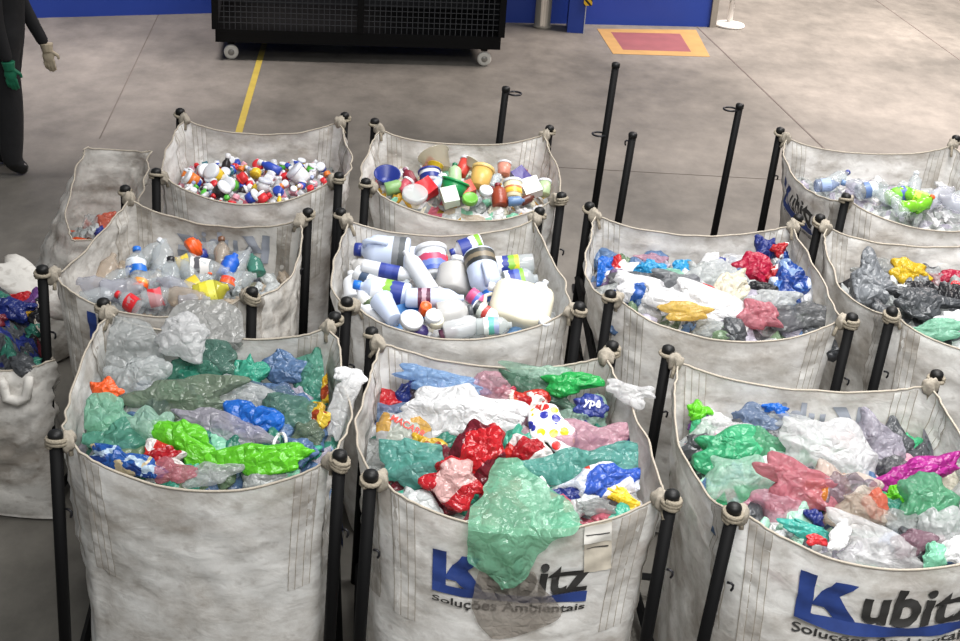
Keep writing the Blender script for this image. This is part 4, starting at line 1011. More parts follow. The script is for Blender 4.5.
def rigid(B, px, py, L, W, ang, shape, body, label, cat, cap=None, lab=None, dz=0.0, el=0.661, name=None, crush=0.0, z=None, group=None, labspan=(0.2, 0.58), squash=1.0, capoff=False):
    P = B.inside(px, py, 0.03 + dz) if z is None else unproj(px, py, z)
    k = mpp(P); L *= k; R = W * k / 2; SEED[0] += 1; sd = SEED[0]
    nm = name or {'bottle': 'plastic_bottle', 'jug': 'handled_jug', 'tub': 'plastic_tub', 'pet': 'clear_bottle', 'disc': 'round_lid', 'cup': 'plastic_cup', 'box': 'small_box', 'jerry': 'jerrycan', 'bowl': 'plastic_bowl'}[shape]
    Rf = axis_frame(ang, el)
    if shape == 'disc' or (shape == 'bowl' and el > 0.8):      # shallow things lie face up
        z_ = 0.4 * Rf[2] + 0.92 * E3; z_ /= np.linalg.norm(z_); y_ = np.cross(z_, E1); y_ /= np.linalg.norm(y_); Rf = np.array([np.cross(y_, z_), y_, z_])
    bl_, br_, fr2_, fl_ = [p[:2] for p in B.rim]; ex = ((br_ - bl_) + (fr2_ - fl_)) / 4; ey = ((bl_ - fl_) + (br_ - fr2_)) / 4
    for sg in (-1, 1):                                   # keep both ends inside the cloth
        u, v = B.uv_of(P + sg * Rf[2] * L / 2); mu, mv = R / np.linalg.norm(ex), R / np.linalg.norm(ey)
        lu, lf, lb = 1.06 - 0.6 * mu, 1.09 - 0.7 * mv, 0.97 - 0.5 * mv
        P = P + np.array([*(ex * (np.clip(u, -lu, lu) - u) + ey * (np.clip(v, -lf, lb) - v)), 0.0])
    c0 = P - Rf[2] * L / 2
    t = thing(nm, label, cat, c0, group)
    t.rotation_mode = 'QUATERNION'; t.rotation_quaternion = Matrix([list(c) for c in Rf.T]).to_quaternion()
    bm_ = body if not isinstance(body, str) else hard(body)
    seg = 20
    if shape in ('bottle', 'jug'):
        pr = [(0.55*R, 0), (0.93*R, 0.012*L), (R, 0.04*L), (R, 0.34*L), (0.985*R, 0.36*L), (R, 0.60*L), (0.93*R, 0.68*L), (0.72*R, 0.755*L), (0.45*R, 0.81*L), (0.34*R, 0.84*L), (0.33*R, 0.92*L)]
        V, F = lathe_vf(pr, seg, squash)
        if crush: V = dent(V, sd, crush * R)
        part(None, 'body', (V, F), bm_, t)
        if cap: part(None, 'cap', lathe_vf([(0.40*R, 0.865*L), (0.42*R, 0.87*L), (0.40*R, 0.985*L), (0.33*R, L), (0.1*R, L*1.002)], 14, squash), hard(cap), t)
        if shape == 'jug':
            pts = [(0.55*R, 0, 0.80*L), (0.95*R, 0, 0.80*L), (1.18*R, 0, 0.72*L), (1.22*R, 0, 0.60*L), (1.15*R, 0, 0.48*L), (0.9*R, 0, 0.42*L)]
            part(None, 'handle', tube_vf(pts, 0.17*R, 8), bm_, t)
    elif shape == 'pet':
        pr = [(0.5*R, 0.01*L), (0.85*R, 0), (R, 0.05*L), (0.95*R, 0.12*L), (R, 0.17*L), (0.93*R, 0.24*L), (R, 0.30*L), (R, 0.52*L), (0.93*R, 0.56*L), (R, 0.60*L), (0.88*R, 0.68*L), (0.55*R, 0.80*L), (0.34*R, 0.86*L), (0.34*R, 0.93*L), (0.30*R, 0.935*L)]
        V, F = lathe_vf(pr, 16, squash)
        if crush: V = dent(V, sd, crush * R)
        part(None, 'body', (V, F), bm_, t)
        if cap: part(None, 'cap', lathe_vf([(0.42*R, 0.88*L), (0.43*R, 0.885*L), (0.43*R, 0.985*L), (0.36*R, L)], 14), hard(cap), t)
    elif shape == 'tub':
        part(None, 'body', lathe_vf([(0.8*R, 0), (0.88*R, 0.02*L), (0.98*R, 0.84*L)], seg), bm_, t)
        part(None, 'lid', lathe_vf([(1.04*R, 0.84*L), (1.07*R, 0.86*L), (1.07*R, 0.97*L), (1.0*R, L), (0.5*R, 0.99*L), (0.1*R, 0.99*L)], seg), hard(cap or 'wh'), t)
    elif shape == 'disc':
        part(None, 'lid_top', lathe_vf([(0.9*R, 0), (R, 0.1*L), (R, 0.8*L), (0.92*R, L), (0.8*R, 0.9*L), (0.1*R, 0.9*L)], seg), bm_, t)
    elif shape in ('cup', 'bowl'):
        part(None, 'wall', lathe_vf([(0.62*R, 0), (0.66*R, 0.01*L), (0.97*R, 0.96*L), (1.04*R, 0.97*L), (1.04*R, L), (0.93*R, 0.98*L), (0.6*R, 0.06*L), (0.1*R, 0.05*L)], seg), bm_, t)
    elif shape == 'box':
        V, F = cube_sphere(6); V = np.sign(V) * np.abs(V) ** 0.9; V = V * np.array([R * 0.7, R, L / 2]) + [0, 0, L / 2]
        part(None, 'carton', (dent(V, sd, 0.02 * R), F), bm_, t, smooth=False)
    elif shape == 'jerry':
        V, F = cube_sphere(10); n_ = (np.abs(V) ** 4.5).sum(1) ** (1 / 4.5); V = V / n_[:, None]
        V = V * np.array([R * 0.72, R, L / 2]); V[:, 0] -= 0.06 * R * np.sign(V[:, 0]) * ((np.abs(V[:, 1]) < 0.72 * R) & (np.abs(V[:, 2]) < 0.34 * L)); V = V + [0, 0, L / 2]
        part(None, 'body', (dent(V, sd, 0.012 * R), F), bm_, t)
        part(None, 'handle', tube_vf([(0, -0.5*R, L), (0, -0.42*R, 1.08*L), (0, 0.15*R, 1.10*L), (0, 0.3*R, L)], 0.09*R, 8), bm_, t)
        part(None, 'cap', lathe_vf([(0.2*R, 0), (0.2*R, 0.09*L), (0.15*R, 0.1*L)], 14), hard(cap or 'wh'), t).location = (0, 0.62*R, L)
    if lab:
        cols = lab if isinstance(lab, (list, tuple)) else [lab]
        a, b = labspan; rad = 1.015 * R if shape != 'tub' else 0.965 * R
        V, F = lathe_vf([(rad, a*L), (rad, (a*0.67+b*0.33)*L), (rad, (a*0.33+b*0.67)*L), (rad, b*L)], seg, squash); F = F[:-2]
        if crush: V = dent(V, sd, crush * R)
        part(None, 'label', (V, F), banded('lab', cols) if len(cols) > 1 else hard(cols[0]), t)
    return t

HDPE = 'in the bag of white bottles'
heap(SACKS[5], ['white', 'clear', 'greyclear', 'white', 'sky', 'cream', 'white'], 'jumble of half-hidden white containers under the bottles', 'containers', 60, (0.025, 0.05), drop=0.05)
b5 = SACKS[5]
NV, GR, YE = '#2a3a8c', '#7fb43a', '#d8cf3a'
rows5 = [
    (382, 252, 56, 34, 178, 'jug', 'pb', 'pale blue handled jug with blue cap and dark label', dict(cap='navy', lab=['#55595c', '#7d8084'], labspan=(0.08, 0.3), dz=0.04)),
    (364, 269, 34, 20, 150, 'bottle', 'gy', 'crushed dull white bottle under the handled jug', dict(crush=0.12, dz=0.02)),
    (392, 272, 62, 15, -8, 'bottle', 'wh', 'slim white bottle with a navy band', dict(cap='wh', lab=[NV, '#3a4a9c', NV], labspan=(0.30, 0.62), dz=0.05)),
    (372, 281, 40, 15, -28, 'bottle', 'wh', 'thin white bottle by the side wall', dict(cap='navy', lab=['#3b4f6b', '#d9dde2'], dz=0.02)),
    (408, 256, 42, 14, 40, 'bottle', 'wh', 'white bottle with a yellow middle', dict(lab=['yellow'], labspan=(0.1, 0.45), dz=0.03)),
    (417, 270, 58, 20, 125, 'bottle', 'wh', 'plain tall white cylinder bottle', dict(dz=0.06, squash=0.9)),
    (432, 263, 34, 31, 100, 'tub', 'wh', 'white tub with blue and pink label', dict(lab=['#3b56a8', '#6a7fc0', '#c4496a', '#e5e7ee'], labspan=(0.12, 0.8), cap='wh', dz=0.02)),
    (455, 275, 40, 36, 85, 'bottle', 'gy', 'dusty squat bottle with a white neck', dict(cap='wh', dz=0.01)),
    (466, 248, 34, 20, 205, 'bottle', 'wh', 'blue and green labelled bottle near the back wall', dict(cap=NV, lab=[GR, '#dfe3ea', NV, NV], labspan=(0.05, 0.7), dz=0.03)),
    (484, 276, 56, 32, 285, 'jug', 'pb', 'pale blue jug with a black label ring', dict(cap='blue', lab=['#3a3c3a', '#7a6f5c', '#2c2e2e'], labspan=(0.06, 0.34), dz=0.05, el=0.5)),
    (512, 265, 44, 20, 190, 'bottle', clear_pet('#e3e8ea', 0.5), 'clear bottle with a yellow, green and blue label', dict(lab=[YE, GR, NV, '#e9ecf2', '#e9ecf2'], labspan=(0.35, 0.98), dz=0.02)),
    (522, 281, 38, 26, 15, 'bottle', clear_pet('#dfe6ea', 0.55), 'clear squat bottle with blue label', dict(lab=['#e9ecf2', NV, '#5567b4', GR], labspan=(0.05, 0.55), dz=0.01)),
    (521, 307, 62, 48, 170, 'jerry', 'cr', 'big cream jerrycan', dict(cap='wh', dz=0.03)),
    (381, 290, 58, 24, 172, 'bottle', 'pb', 'pale bottle with white, green and blue label', dict(cap='blue', lab=[NV, NV, GR, '#eceff4', '#eceff4'], labspan=(0.12, 0.66), dz=0.05)),
    (437, 298, 64, 20, 4, 'bottle', 'pb', 'long pale bottle with a maroon ringed label', dict(lab=['#5b2a44', '#b79aa8', '#5b2a44'], labspan=(0.2, 0.40), dz=0.07)),
    (388, 310, 32, 24, 120, 'cup', 'pb', 'white drinking cup lying on its side', dict(dz=0.04, el=0.3)),
    (366, 300, 34, 16, 130, 'bottle', 'wh', 'small white bottle with dark green label', dict(lab=['#4a5a3c', '#dfe0dc'], dz=0.02)),
    (372, 313, 34, 14, 150, 'bottle', 'wh', 'half-buried white bottle by the corner rope', dict()),
    (411, 312, 24, 17, 20, 'box', '#3f7fc0', 'small carton with a sky blue face', dict(dz=0.0)),
    (425, 309, 12, 12, 60, 'disc', 'orange', 'small orange cap', dict(dz=0.06)),
    (412, 323, 7, 24, 50, 'disc', 'wh', 'wide white oval lid', dict(dz=0.05, el=0.8)),
    (434, 319, 8, 17, 70, 'disc', 'wh', 'medium white lid touching the clear white bottle', dict(dz=0.07, el=0.8)),
    (437, 329, 8, 17, 80, 'disc', 'cr', 'off-white lid at the front hem', dict(dz=0.05, el=0.8)),
    (455, 313, 36, 28, 15, 'bottle', 'gy', 'short cloudy white bottle beside the medium lid', dict(cap='dgrey', dz=0.05)),
    (478, 300, 22, 16, -35, 'bottle', '#c25a86', 'small pink and blue bottle', dict(lab=['#c44a78', '#5a6fc0'], cap='wh', dz=0.02)),
    (488, 314, 34, 15, -28, 'bottle', 'wh', 'small bottle with black and red label', dict(lab=['#33383a', '#c9cfc6', '#b03a34'], labspan=(0.06, 0.5), dz=0.04)),
    (497, 332, 40, 18, 8, 'bottle', clear_pet('#e6ecec', 0.55), 'clear bottle with a teal label at the front hem', dict(lab=['#e4ecea', '#5fb4a8', '#9aa6cc'], dz=0.03)),
    (466, 333, 46, 22, 20, 'bottle', clear_pet('#e9ecee', 0.7), 'milky clear bottle at the front hem', dict(dz=0.02)),
    (546, 325, 6, 13, 60, 'disc', 'wh', 'small white disc beside the jerrycan', dict(dz=0.05, el=0.8)),
    (421, 331, 22, 14, -20, 'bottle', '#4a3f7c', 'dark violet bottle between the lids', dict(cap='wh')),
    (450, 333, 22, 12, 20, 'bottle', '#5b3348', 'dark plum bottle at the front hem', dict(cap='wh')),
    (402, 291, 30, 18, 70, 'bottle', clear_pet('#dfe6ea', 0.5), 'clear bottle standing behind the long pale bottle', dict()),
    (352, 285, 30, 18, 100, 'bottle', 'wh', 'white bottle against the side wall', dict(cap='wh')),
    (440, 262, 14, 16, 90, 'disc', 'red', 'red lid edge beside the white tub', dict()),
    (540, 290, 24, 16, 60, 'bottle', 'wh', 'white bottle behind the jerrycan', dict(cap='wh')),
]
for px, py, L_, W_, an_, sh_, bd_, lb_, ex_ in rows5:
    cat_ = {'bottle': 'bottle', 'jug': 'jug', 'tub': 'tub', 'jerry': 'jerrycan', 'cup': 'cup', 'disc': 'lid', 'box': 'carton'}[sh_]
    rigid(b5, px, py, L_, W_, an_, sh_, bd_, lb_ + ' ' + HDPE, cat_, **ex_)

TUBS = 'in the bag of tubs'
heap(SACKS[9], ['clear', 'beige', 'mint', 'white', 'cream', 'greyclear', 'rose', 'gold'], 'jumble of half-hidden tubs and wrappers', 'containers', 60, (0.02, 0.045), drop=0.04)
rows9 = [
    (387, 178, 12, 26, 80, 'bowl', 'navy', 'dark blue dish', dict(el=0.9)), (396, 187, 22, 14, 20, 'bottle', '#7fa66a', 'green bottle beside the dark blue dish', dict(cap='wh')),
    (409, 177, 22, 12, 120, 'bottle', 'maroon', 'maroon bottle with a pink cap', dict(cap='plum', dz=0.02)), (415, 194, 6, 26, 80, 'disc', clear_pet('#e8ecec', 0.6), 'frosted clear round lid', dict(el=0.9, dz=0.03)),
    (426, 189, 18, 18, 40, 'box', 'red', 'red carton', dict()), (430, 177, 14, 22, 100, 'tub', 'wh', 'white tub with a blue inside', dict(lab=['navy'], cap=NV, dz=0.03)),
    (437, 163, 22, 32, 115, 'bowl', clear_pet('#e6e2d4', 0.45), 'large clear cream bowl against the back wall', dict(dz=0.02)), (434, 170, 12, 16, 80, 'cup', 'yellow', 'yellow cup', dict(dz=0.03)),
    (428, 165, 14, 10, 60, 'cup', 'orange', 'orange-brown cup by the clear bowl', dict()), (455, 173, 22, 13, 95, 'bottle', '#a9c79a', 'pale green bottle with dark cap', dict(cap='dgreen', dz=0.02)),
    (464, 167, 20, 14, 70, 'tub', '#c9463c', 'red and white jar', dict(dz=0.02)), (473, 166, 8, 22, 60, 'cup', 'cr', 'cream open jar ring', dict(dz=0.03, el=0.8)),
    (481, 178, 24, 22, 80, 'tub', '#d3ab5c', 'amber yellow jar', dict(cap='#d9b974', dz=0.02)), (454, 187, 14, 28, 75, 'tub', '#1e8a4c', 'oval green tub', dict(cap='#1f9450', dz=0.03, el=0.9)),
    (437, 185, 18, 14, 50, 'tub', '#b9d3ea', 'light blue tub', dict()), (450, 197, 16, 18, 20, 'box', '#cfe0d0', 'carton with green and white print', dict(dz=0.02)),
    (470, 199, 6, 16, 80, 'disc', '#69a93f', 'flat green lid at the front hem', dict(el=0.9, dz=0.03)), (486, 191, 5, 14, 60, 'disc', 'wh', 'white round lid leaning up', dict(el=0.7, dz=0.05)),
    (499, 195, 26, 16, 100, 'bottle', '#8c3a24', 'reddish brown bottle', dict(cap='maroon', dz=0.02)), (513, 190, 20, 19, 95, 'tub', '#e3d9b4', 'tub with yellow label', dict(lab=['#d9a83a', '#e6c24a', '#c9754a'], cap='wh', dz=0.03)),
    (521, 177, 14, 17, 40, 'box', '#3c2f7a', 'violet blue carton', dict(dz=0.03)), (531, 188, 18, 18, 25, 'box', '#e2e4dd', 'white carton with pale print', dict(dz=0.04)), (544, 188, 16, 14, 90, 'tub', '#a9be94', 'pale green tub by the side wall', dict()),
    (504, 169, 14, 14, 90, 'tub', '#cf8a78', 'pinkish jar with white lid', dict()), (467, 189, 14, 14, 30, 'box', '#d2584a', 'small red-orange carton', dict(dz=0.02)), (495, 180, 18, 12, 70, 'pet', clear_pet(), 'clear bottle behind the brown one', dict()),
    (517, 201, 18, 10, 10, 'bottle', 'slate', 'grey-blue bottle at the front hem', dict(dz=0.02)), (405, 186, 16, 12, 60, 'tub', '#b04a58', 'dull red tub', dict()), (443, 178, 14, 10, 120, 'bottle', 'wh', 'small white bottle', dict(cap='wh')),
    (528, 199, 16, 9, 30, 'bottle', '#5a2d22', 'dark brown bottle below the white carton', dict()), (478, 200, 12, 9, 40, 'pet', clear_pet(), 'small clear bottle at the front hem', dict(dz=0.01)),
]
for px, py, L_, W_, an_, sh_, bd_, lb_, ex_ in rows9:
    cat_ = {'bottle': 'bottle', 'pet': 'bottle', 'tub': 'tub', 'bowl': 'bowl', 'cup': 'cup', 'disc': 'lid', 'box': 'carton'}[sh_]
    rigid(SACKS[9], px, py, L_, W_, an_, sh_, bd_, lb_ + ' ' + TUBS, cat_, **ex_)

# clear drink bottles
PETW = 'in the bag of clear drink bottles'
heap(SACKS[4], ['greyclear', 'clear', 'lilac', 'beige', 'greyclear', 'clear'], 'jumble of crushed clear bottles too tangled to count', 'bottles', 60, (0.02, 0.045), drop=0.05)
P1, P2, P3 = clear_pet('#e9edef', 0.34), clear_pet('#dfe0e6', 0.40), clear_pet('#e4d9cc', 0.40)
rows4 = [
    (92, 287, 44, 20, 165, P2, None, None, 'flattened bluish bottle by the corner'), (108, 270, 38, 18, 80, P3, None, None, 'brown-tinted bottle against the side wall'), (124, 290, 40, 24, 10, P2, None, None, 'broad cloudy bottle beside the orange label'),
    (137, 264, 34, 18, 100, P1, 'blue', ['blue', '#dfe6ee'], 'bottle with a bright blue cap and label'), (141, 282, 20, 15, 85, P1, None, ['orange', '#f0a24a'], 'bottle with an orange label'), (163, 258, 42, 20, 95, P1, None, None, 'upright bottle with a long neck'),
    (150, 253, 34, 16, 60, P1, 'wh', None, 'shiny bottle near the back wall'), (171, 275, 36, 17, 100, P1, 'black', None, 'bottle with a black cap'), (195, 246, 14, 18, 40, hard('orange'), None, None, 'orange bottle end near the back wall'), (202, 254, 12, 12, 60, hard('navy'), None, None, 'dark blue bottle end'),
    (187, 262, 30, 14, 25, P1, None, ['#d8b02c', '#e3c84a'], 'bottle with a yellow wrapper'), (207, 270, 46, 21, 4, P1, None, ['#e6e4e2', '#55555a', '#e6e4e2', '#e6e4e2'], 'bottle with a white label and dark print'), (230, 265, 28, 16, 70, hard('#1f5cc0'), None, None, 'solid blue bottle'), (241, 262, 36, 18, 60, P1, None, None, 'glassy bottle by the blue one'),
    (254, 264, 22, 16, 110, clear_pet('#6fb3a2', 0.5), None, None, 'green-tinted bottle'), (228, 280, 18, 15, 80, P1, None, ['orange', '#e9452a'], 'bottle with a red-orange label'), (213, 292, 34, 22, 20, clear_pet('#d6cf4a', 0.8), None, ['#c9c02f', '#dcd85a'], 'yellow crumpled bottle at the front hem'),
    (197, 283, 30, 15, 40, P1, None, ['#d9bd3a'], 'bottle with narrow yellow band'), (209, 279, 12, 10, 90, P1, 'orange', None, 'bottle neck with orange cap'), (181, 297, 42, 18, 175, P3, None, None, 'brownish crushed bottle at the front hem'), (160, 296, 32, 18, 20, P1, None, ['red', '#e2626a'], 'bottle with a pinkish red label'),
    (129, 302, 30, 17, 150, P1, 'red', ['red'], 'bottle with a red label and cap'), (185, 270, 34, 16, 130, P1, None, None, 'thin clear bottle in the middle'), (152, 280, 36, 18, 15, P1, None, None, 'crinkled bottle in the middle'), (175, 286, 40, 17, 165, P2, None, None, 'long bluish bottle in the middle'),
    (118, 278, 34, 17, 50, P1, None, None, 'leaning bottle by the broad cloudy one'), (222, 253, 32, 15, 100, P3, 'brown', None, 'tan bottle with a brown cap'), (213, 250, 30, 15, 150, P1, None, None, 'clear bottle near the shining-through lettering'), (240, 280, 36, 17, 20, P1, None, None, 'bottle by the front corner'), (196, 300, 30, 15, 10, P2, None, None, 'small bluish bottle at the front hem'), (147, 300, 30, 15, 175, P1, None, None, 'small clear bottle behind the grey rim film'), (100, 296, 34, 16, 20, P1, None, None, 'clear bottle behind the corner knot'),
]
for px, py, L_, W_, an_, m_, cap_, lab_, lb_ in rows4:
    rigid(SACKS[4], px, py, L_ * 1.1, W_ * 1.1, an_, 'pet', m_, lb_ + ' ' + PETW, 'bottle', cap=cap_, lab=lab_, crush=0.07, dz=0.02)
heap(SACKS[10], ['greyclear', 'clear', 'lilac', 'greyclear', 'white'], 'jumble of clear bottles under the lime ones', 'bottles', 40, (0.02, 0.045), drop=0.04)
LM = clear_pet('#8fd83a', 0.85)
rows10 = [(838, 178, 28, 13, 35, P1, 'navy', None, 'clear bottle with navy cap'), (828, 185, 26, 13, 10, clear_pet('#b9c6dd', 0.5), None, ['#8fa2c8'], 'bluish bottle in the corner'), (858, 186, 34, 14, 170, P2, 'slate', None, 'clear bottle with grey-blue cap'), (873, 189, 34, 15, 15, P1, None, ['#5b76a8', '#dfe6ee'], 'clear bottle with a blue label'),
    (886, 196, 30, 14, 150, P1, None, None, 'clear bottle beside the lime ones'), (902, 194, 32, 16, 20, LM, None, ['#6fc32c', '#4a5aa0'], 'lime bottle with a dark label'), (915, 197, 34, 15, 160, LM, 'yellow', ['#7fd32f', '#b9d63a'], 'lime bottle with a yellow cap'), (924, 203, 26, 13, 40, LM, 'orange', None, 'lime bottle with an orange cap'), (912, 206, 24, 12, 5, LM, None, None, 'plain lime bottle'),
    (940, 196, 40, 18, 30, P2, None, None, 'large grey clear bottle'), (955, 203, 40, 18, 160, P2, None, None, 'smoky clear bottle'), (915, 183, 26, 13, 80, P1, 'wh', None, 'clear bottle with white cap'), (898, 205, 24, 12, 120, P1, None, None, 'small clear bottle at the hem'), (980, 198, 44, 18, 20, P1, None, None, 'clear bottle on the far side')]
for px, py, L_, W_, an_, m_, cap_, lab_, lb_ in rows10:
    rigid(SACKS[10], px, py, L_, W_, an_, 'pet', m_, lb_ + ' in the bag of lime bottles', 'bottle', cap=cap_, lab=lab_, crush=0.05, dz=0.02)

# small caps and pots
B8 = SACKS[8]
heap(B8, ['clear', 'white', 'greyclear', 'pink', 'white', 'lilac', 'clear', 'rose'], 'jumble of tiny caps and pots too small to count', 'caps', 90, (0.015, 0.032), drop=0.03)
capcols = [('red', '#c92a30'), ('blue', '#2a45a8'), ('white', '#dcdde0'), ('yellow', '#d9b72c'), ('green', '#4fae3a'), ('pink', '#d99aa8'), ('dark', '#2a2628'), ('grey', '#b8b9bd'), ('orange', '#d8752c'), ('teal', '#2c6b78')]
wts = [0.13, 0.10, 0.27, 0.07, 0.05, 0.13, 0.06, 0.12, 0.04, 0.03]
r8 = np.random.RandomState(8); made = {}
bl, br, fr_, fl = [p[:2] for p in B8.rim]; ex8 = ((br - bl) + (fr_ - fl)) / 4; ey8 = ((bl - fl) + (br - fr_)) / 4
def cap_thing(q, z, ci, kind, label, s, grp):
    cn, cc = capcols[ci]
    nm = {'cap': 'bottle_cap', 'pot': 'small_pot', 'vial': 'small_bottle'}[kind]
    t = thing(nm, label, {'cap': 'cap', 'pot': 'pot', 'vial': 'bottle'}[kind], (q[0], q[1], z), grp)
    t.rotation_euler = (r8.uniform(-1.1, 1.1), r8.uniform(-1.1, 1.1), r8.uniform(0, 6)); t.scale = (s, s, s)
    if kind == 'cap':
        part(('cap', cn), 'shell', lathe_vf([(0.018, -0.012), (0.0195, -0.011), (0.019, 0.010), (0.016, 0.013), (0.004, 0.0135)], 14), hard(cc), t)
        part(('capr', cn), 'grip_ring', lathe_vf([(0.0202, -0.013), (0.0208, -0.012), (0.0208, -0.008), (0.0200, -0.007)], 14), hard(cc), t)
    elif kind == 'pot':
        part(('pot', cn), 'body', lathe_vf([(0.017, -0.022), (0.021, -0.02), (0.023, 0.012)], 14), hard(cc), t)
        part(('potl', cn), 'lid', lathe_vf([(0.025, 0.012), (0.0255, 0.014), (0.025, 0.022), (0.02, 0.024), (0.004, 0.0235)], 14), hard('wh' if ci != 2 else '#c9ccd6'), t)
    else:
        part(('vial', cn), 'body', lathe_vf([(0.012, -0.04), (0.016, -0.038), (0.016, 0.012), (0.008, 0.024), (0.008, 0.03)], 12), hard(cc), t)
        part(('vialc', cn), 'cap', lathe_vf([(0.010, 0.03), (0.0105, 0.031), (0.010, 0.044), (0.006, 0.046)], 12), hard('#d8d9dd' if ci != 2 else '#9aa6c8'), t)
for i in range(190):
    a, b = r8.uniform(-0.92, 0.92), r8.uniform(-1.0, 0.92); q = B8.c + a * ex8 + b * ey8
    ci = int(r8.choice(len(capcols), p=wts)); kd = ['cap', 'pot', 'vial'][int(r8.choice(3, p=[0.5, 0.28, 0.22]))]
    z = float(B8.zs(np.array([*q, 0]))) + r8.uniform(0.0, 0.035)
    word = {'cap': 'small %s screw cap', 'pot': 'small %s lidded pot', 'vial': 'tiny %s bottle with a pale cap'}[kd] % capcols[ci][0]
    cap_thing(q, z, ci, kd, word + ' among the mixed caps', r8.uniform(0.7, 1.1), word + 's among the mixed caps')
def cap_at(px, py, ci, kd, label, s):
    P = B8.at(px, py, 0.055); cap_thing(P[:2], P[2], ci, kd, label + ' in the bag of caps', s * 0.78, None)
for row in ((192, 179, 8, 'pot', 'largest orange and yellow pot by the corner', 1.9), (204, 172, 0, 'pot', 'large red pot beside the yellow one', 2.0), (215, 174, 3, 'pot', 'largest yellow pot', 2.3), (226, 166, 6, 'vial', 'long dark brown bottle by the back wall', 1.9),
            (258, 165, 0, 'cap', 'large red ball cap by the back wall', 2.0), (256, 173, 3, 'cap', 'large amber cap below the red ball cap', 1.8), (270, 167, 1, 'vial', 'long navy bottle by the back wall', 2.0), (243, 178, 0, 'cap', 'large red cap in the middle', 2.0),
            (231, 185, 4, 'pot', 'large bright green pot', 1.9), (221, 190, 6, 'pot', 'large dark pot at the front hem', 2.0), (252, 197, 1, 'pot', 'large blue pot at the front hem', 1.7), (262, 198, 0, 'pot', 'large red pot at the front hem', 1.6), (299, 175, 2, 'pot', 'large white pot with stripes', 2.6), (264, 185, 2, 'pot', 'white pot with a dark opening', 1.8), (278, 191, 1, 'cap', 'blue cap beside the pale pots', 1.7)):
    cap_at(*row)

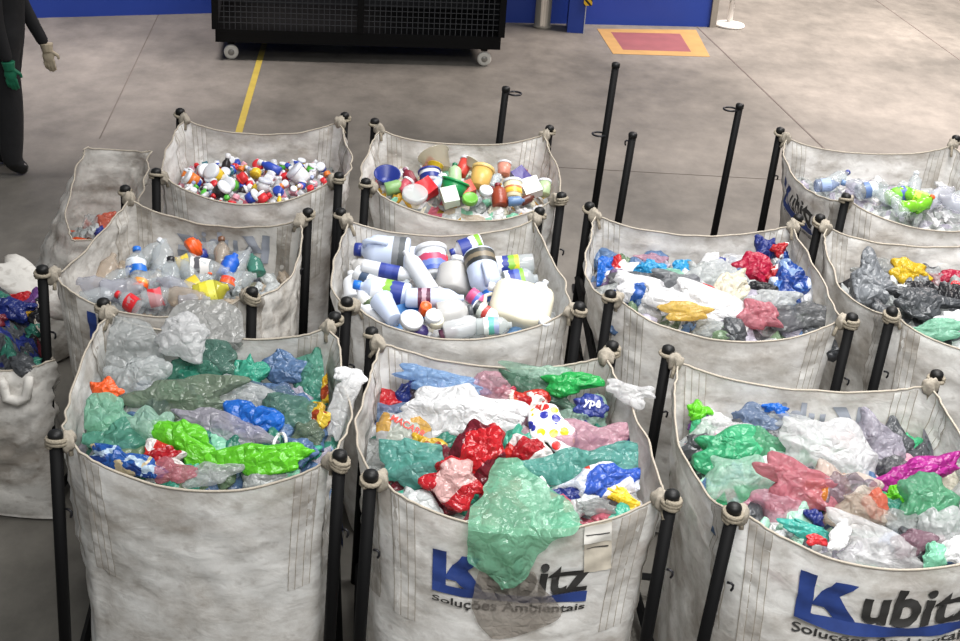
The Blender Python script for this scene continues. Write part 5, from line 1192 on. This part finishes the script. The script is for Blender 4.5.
# ------------------------------------------------------------------ person
def person():
    f = G(14, 169); t = thing('person', 'person in dark work clothes with one green glove and one pale glove', 'person', (f[0], f[1], 0))
    V = [(0, 0, 0.95), (0, 0, 1.12), (0.01, 0, 1.32), (0.01, 0, 1.45), (0.02, 0, 1.53), (0.04, 0, 1.60), (0.05, 0, 1.71),       # 0-6 spine, neck, head
         (0.0, -0.10, 0.90), (0.04, -0.11, 0.50), (0.02, -0.11, 0.10), (0.07, -0.11, 0.055), (0.13, -0.115, 0.035),              # 7-11 near leg
         (0.0, 0.10, 0.90), (-0.05, 0.11, 0.50), (-0.16, 0.11, 0.11), (-0.11, 0.11, 0.055), (0.0, 0.115, 0.035),                  # 12-16 far leg
         (0.0, -0.19, 1.41), (0.03, -0.25, 1.11), (0.09, -0.26, 0.85),                                                          # 17-19 near arm
         (0.0, 0.19, 1.41), (0.10, 0.24, 1.12), (0.24, 0.20, 0.86)]                                                             # 20-22 far arm
    R = [(0.19, 0.165), (0.175, 0.155), (0.19, 0.155), (0.13, 0.11), (0.06, 0.06), (0.085, 0.075), (0.08, 0.075),
         (0.13, 0.125), (0.10, 0.10), (0.085, 0.085), (0.055, 0.045), (0.045, 0.032), (0.13, 0.125), (0.10, 0.10), (0.085, 0.085), (0.055, 0.045), (0.045, 0.032),
         (0.075, 0.07), (0.056, 0.054), (0.042, 0.042), (0.075, 0.07), (0.056, 0.054), (0.042, 0.042)]
    Ed = [(0, 1), (1, 2), (2, 3), (3, 4), (4, 5), (5, 6), (0, 7), (7, 8), (8, 9), (9, 10), (10, 11), (0, 12), (12, 13), (13, 14), (14, 15), (15, 16), (3, 17), (17, 18), (18, 19), (3, 20), (20, 21), (21, 22)]
    me = bpy.data.meshes.new('sk'); me.from_pydata(V, Ed, []); o = bpy.data.objects.new('sk', me); COL.objects.link(o)
    sk = o.modifiers.new('s', 'SKIN'); sk.use_smooth_shade = True
    for i, s_ in enumerate(me.skin_vertices[0].data): s_.radius = R[i]; s_.use_root = (i == 0)
    sb = o.modifiers.new('u', 'SUBSURF'); sb.levels = 2
    res = bpy.data.meshes.new_from_object(o.evaluated_get(bpy.context.evaluated_depsgraph_get()))
    bpy.data.objects.remove(o)
    cloth = plain('dark_workwear', '#141417', 0.85, bump=0.5, bscale=18, var=0.4); skin = plain('skin', '#a9745a', 0.5); shoe = plain('black_shoe', '#0d0d0e', 0.3)
    res.materials.clear(); [res.materials.append(x) for x in (cloth, skin, shoe)]
    for p in res.polygons:
        p.use_smooth = True; c = p.center
        p.material_index = 1 if c.z > 1.50 else (2 if c.z < 0.085 else 0)
    b = bpy.data.objects.new('body', res); COL.objects.link(b); b.parent = t
    # head details
    hv, hf = unit_sphere(8); hair = hv * [0.108, 0.094, 0.115] + [0.035, 0, 1.69]
    keep = [f_ for f_ in hf if not all(hair[i][0] > 0.075 and hair[i][2] < 1.745 for i in f_)]
    new_mesh('hair', hair, keep, plain('dark_hair', '#17120f', 0.6), t)
    for sy in (-1, 1): new_mesh('eye', hv * 0.012 + [0.125, 0.032 * sy, 1.665], hf, plain('eye', '#e8e4df', 0.2), t)
    new_mesh('nose', hv * [0.02, 0.014, 0.024] + [0.132, 0, 1.638], hf, skin, t)
    def glove(w, d, side, mat, label):
        w = np.array(w); d = np.array(d, float); d /= np.linalg.norm(d); s_ = np.cross(d, side); s_ /= np.linalg.norm(s_); n_ = np.cross(s_, d)
        v = VF(); v.add((hv @ np.array([s_ * 0.042, n_ * 0.02, d * 0.052]) + w + d * 0.06, hf))
        v.add(tube_vf([w - d * 0.03, w + d * 0.03], [0.047, 0.036], 10))
        for i, ln in enumerate((0.075, 0.085, 0.08, 0.062)):
            o0 = w + d * 0.095 + s_ * (0.03 - 0.02 * i)
            v.add(tube_vf([o0, o0 + d * ln * 0.45 + n_ * 0.006, o0 + d * ln * 0.8 + n_ * 0.022, o0 + d * ln + n_ * 0.04], [0.0115, 0.011, 0.010, 0.008], 7))
        o0 = w + d * 0.035 + s_ * 0.035; v.add(tube_vf([o0, o0 + s_ * 0.03 + d * 0.025, o0 + s_ * 0.035 + d * 0.055 + n_ * 0.01], [0.014, 0.012, 0.009], 7))
        g = v.build('glove_shape', mat); rm = g.modifiers.new('r', 'REMESH'); rm.mode = 'VOXEL'; rm.voxel_size = 0.006
        me2 = bpy.data.meshes.new_from_object(g.evaluated_get(bpy.context.evaluated_depsgraph_get())); bpy.data.objects.remove(g)
        me2.materials.clear(); me2.materials.append(mat)
        for p in me2.polygons: p.use_smooth = True
        q = bpy.data.objects.new('glove', me2); COL.objects.link(q); q.parent = t; q['label'] = label
    glove((0.093, -0.26, 0.835), (0.1, 0, -1), (0, 1, 0), plain('green_glove', '#0f6b4c', 0.6, var=0.3, bscale=30), 'green work glove')
    glove((0.25, 0.20, 0.845), (0.1, -0.05, -1), (0, 1, 0), plain('pale_glove', '#b7aa93', 0.7, var=0.3, bscale=30), 'pale beige work glove')
    t.rotation_euler.z = 0.1
person()
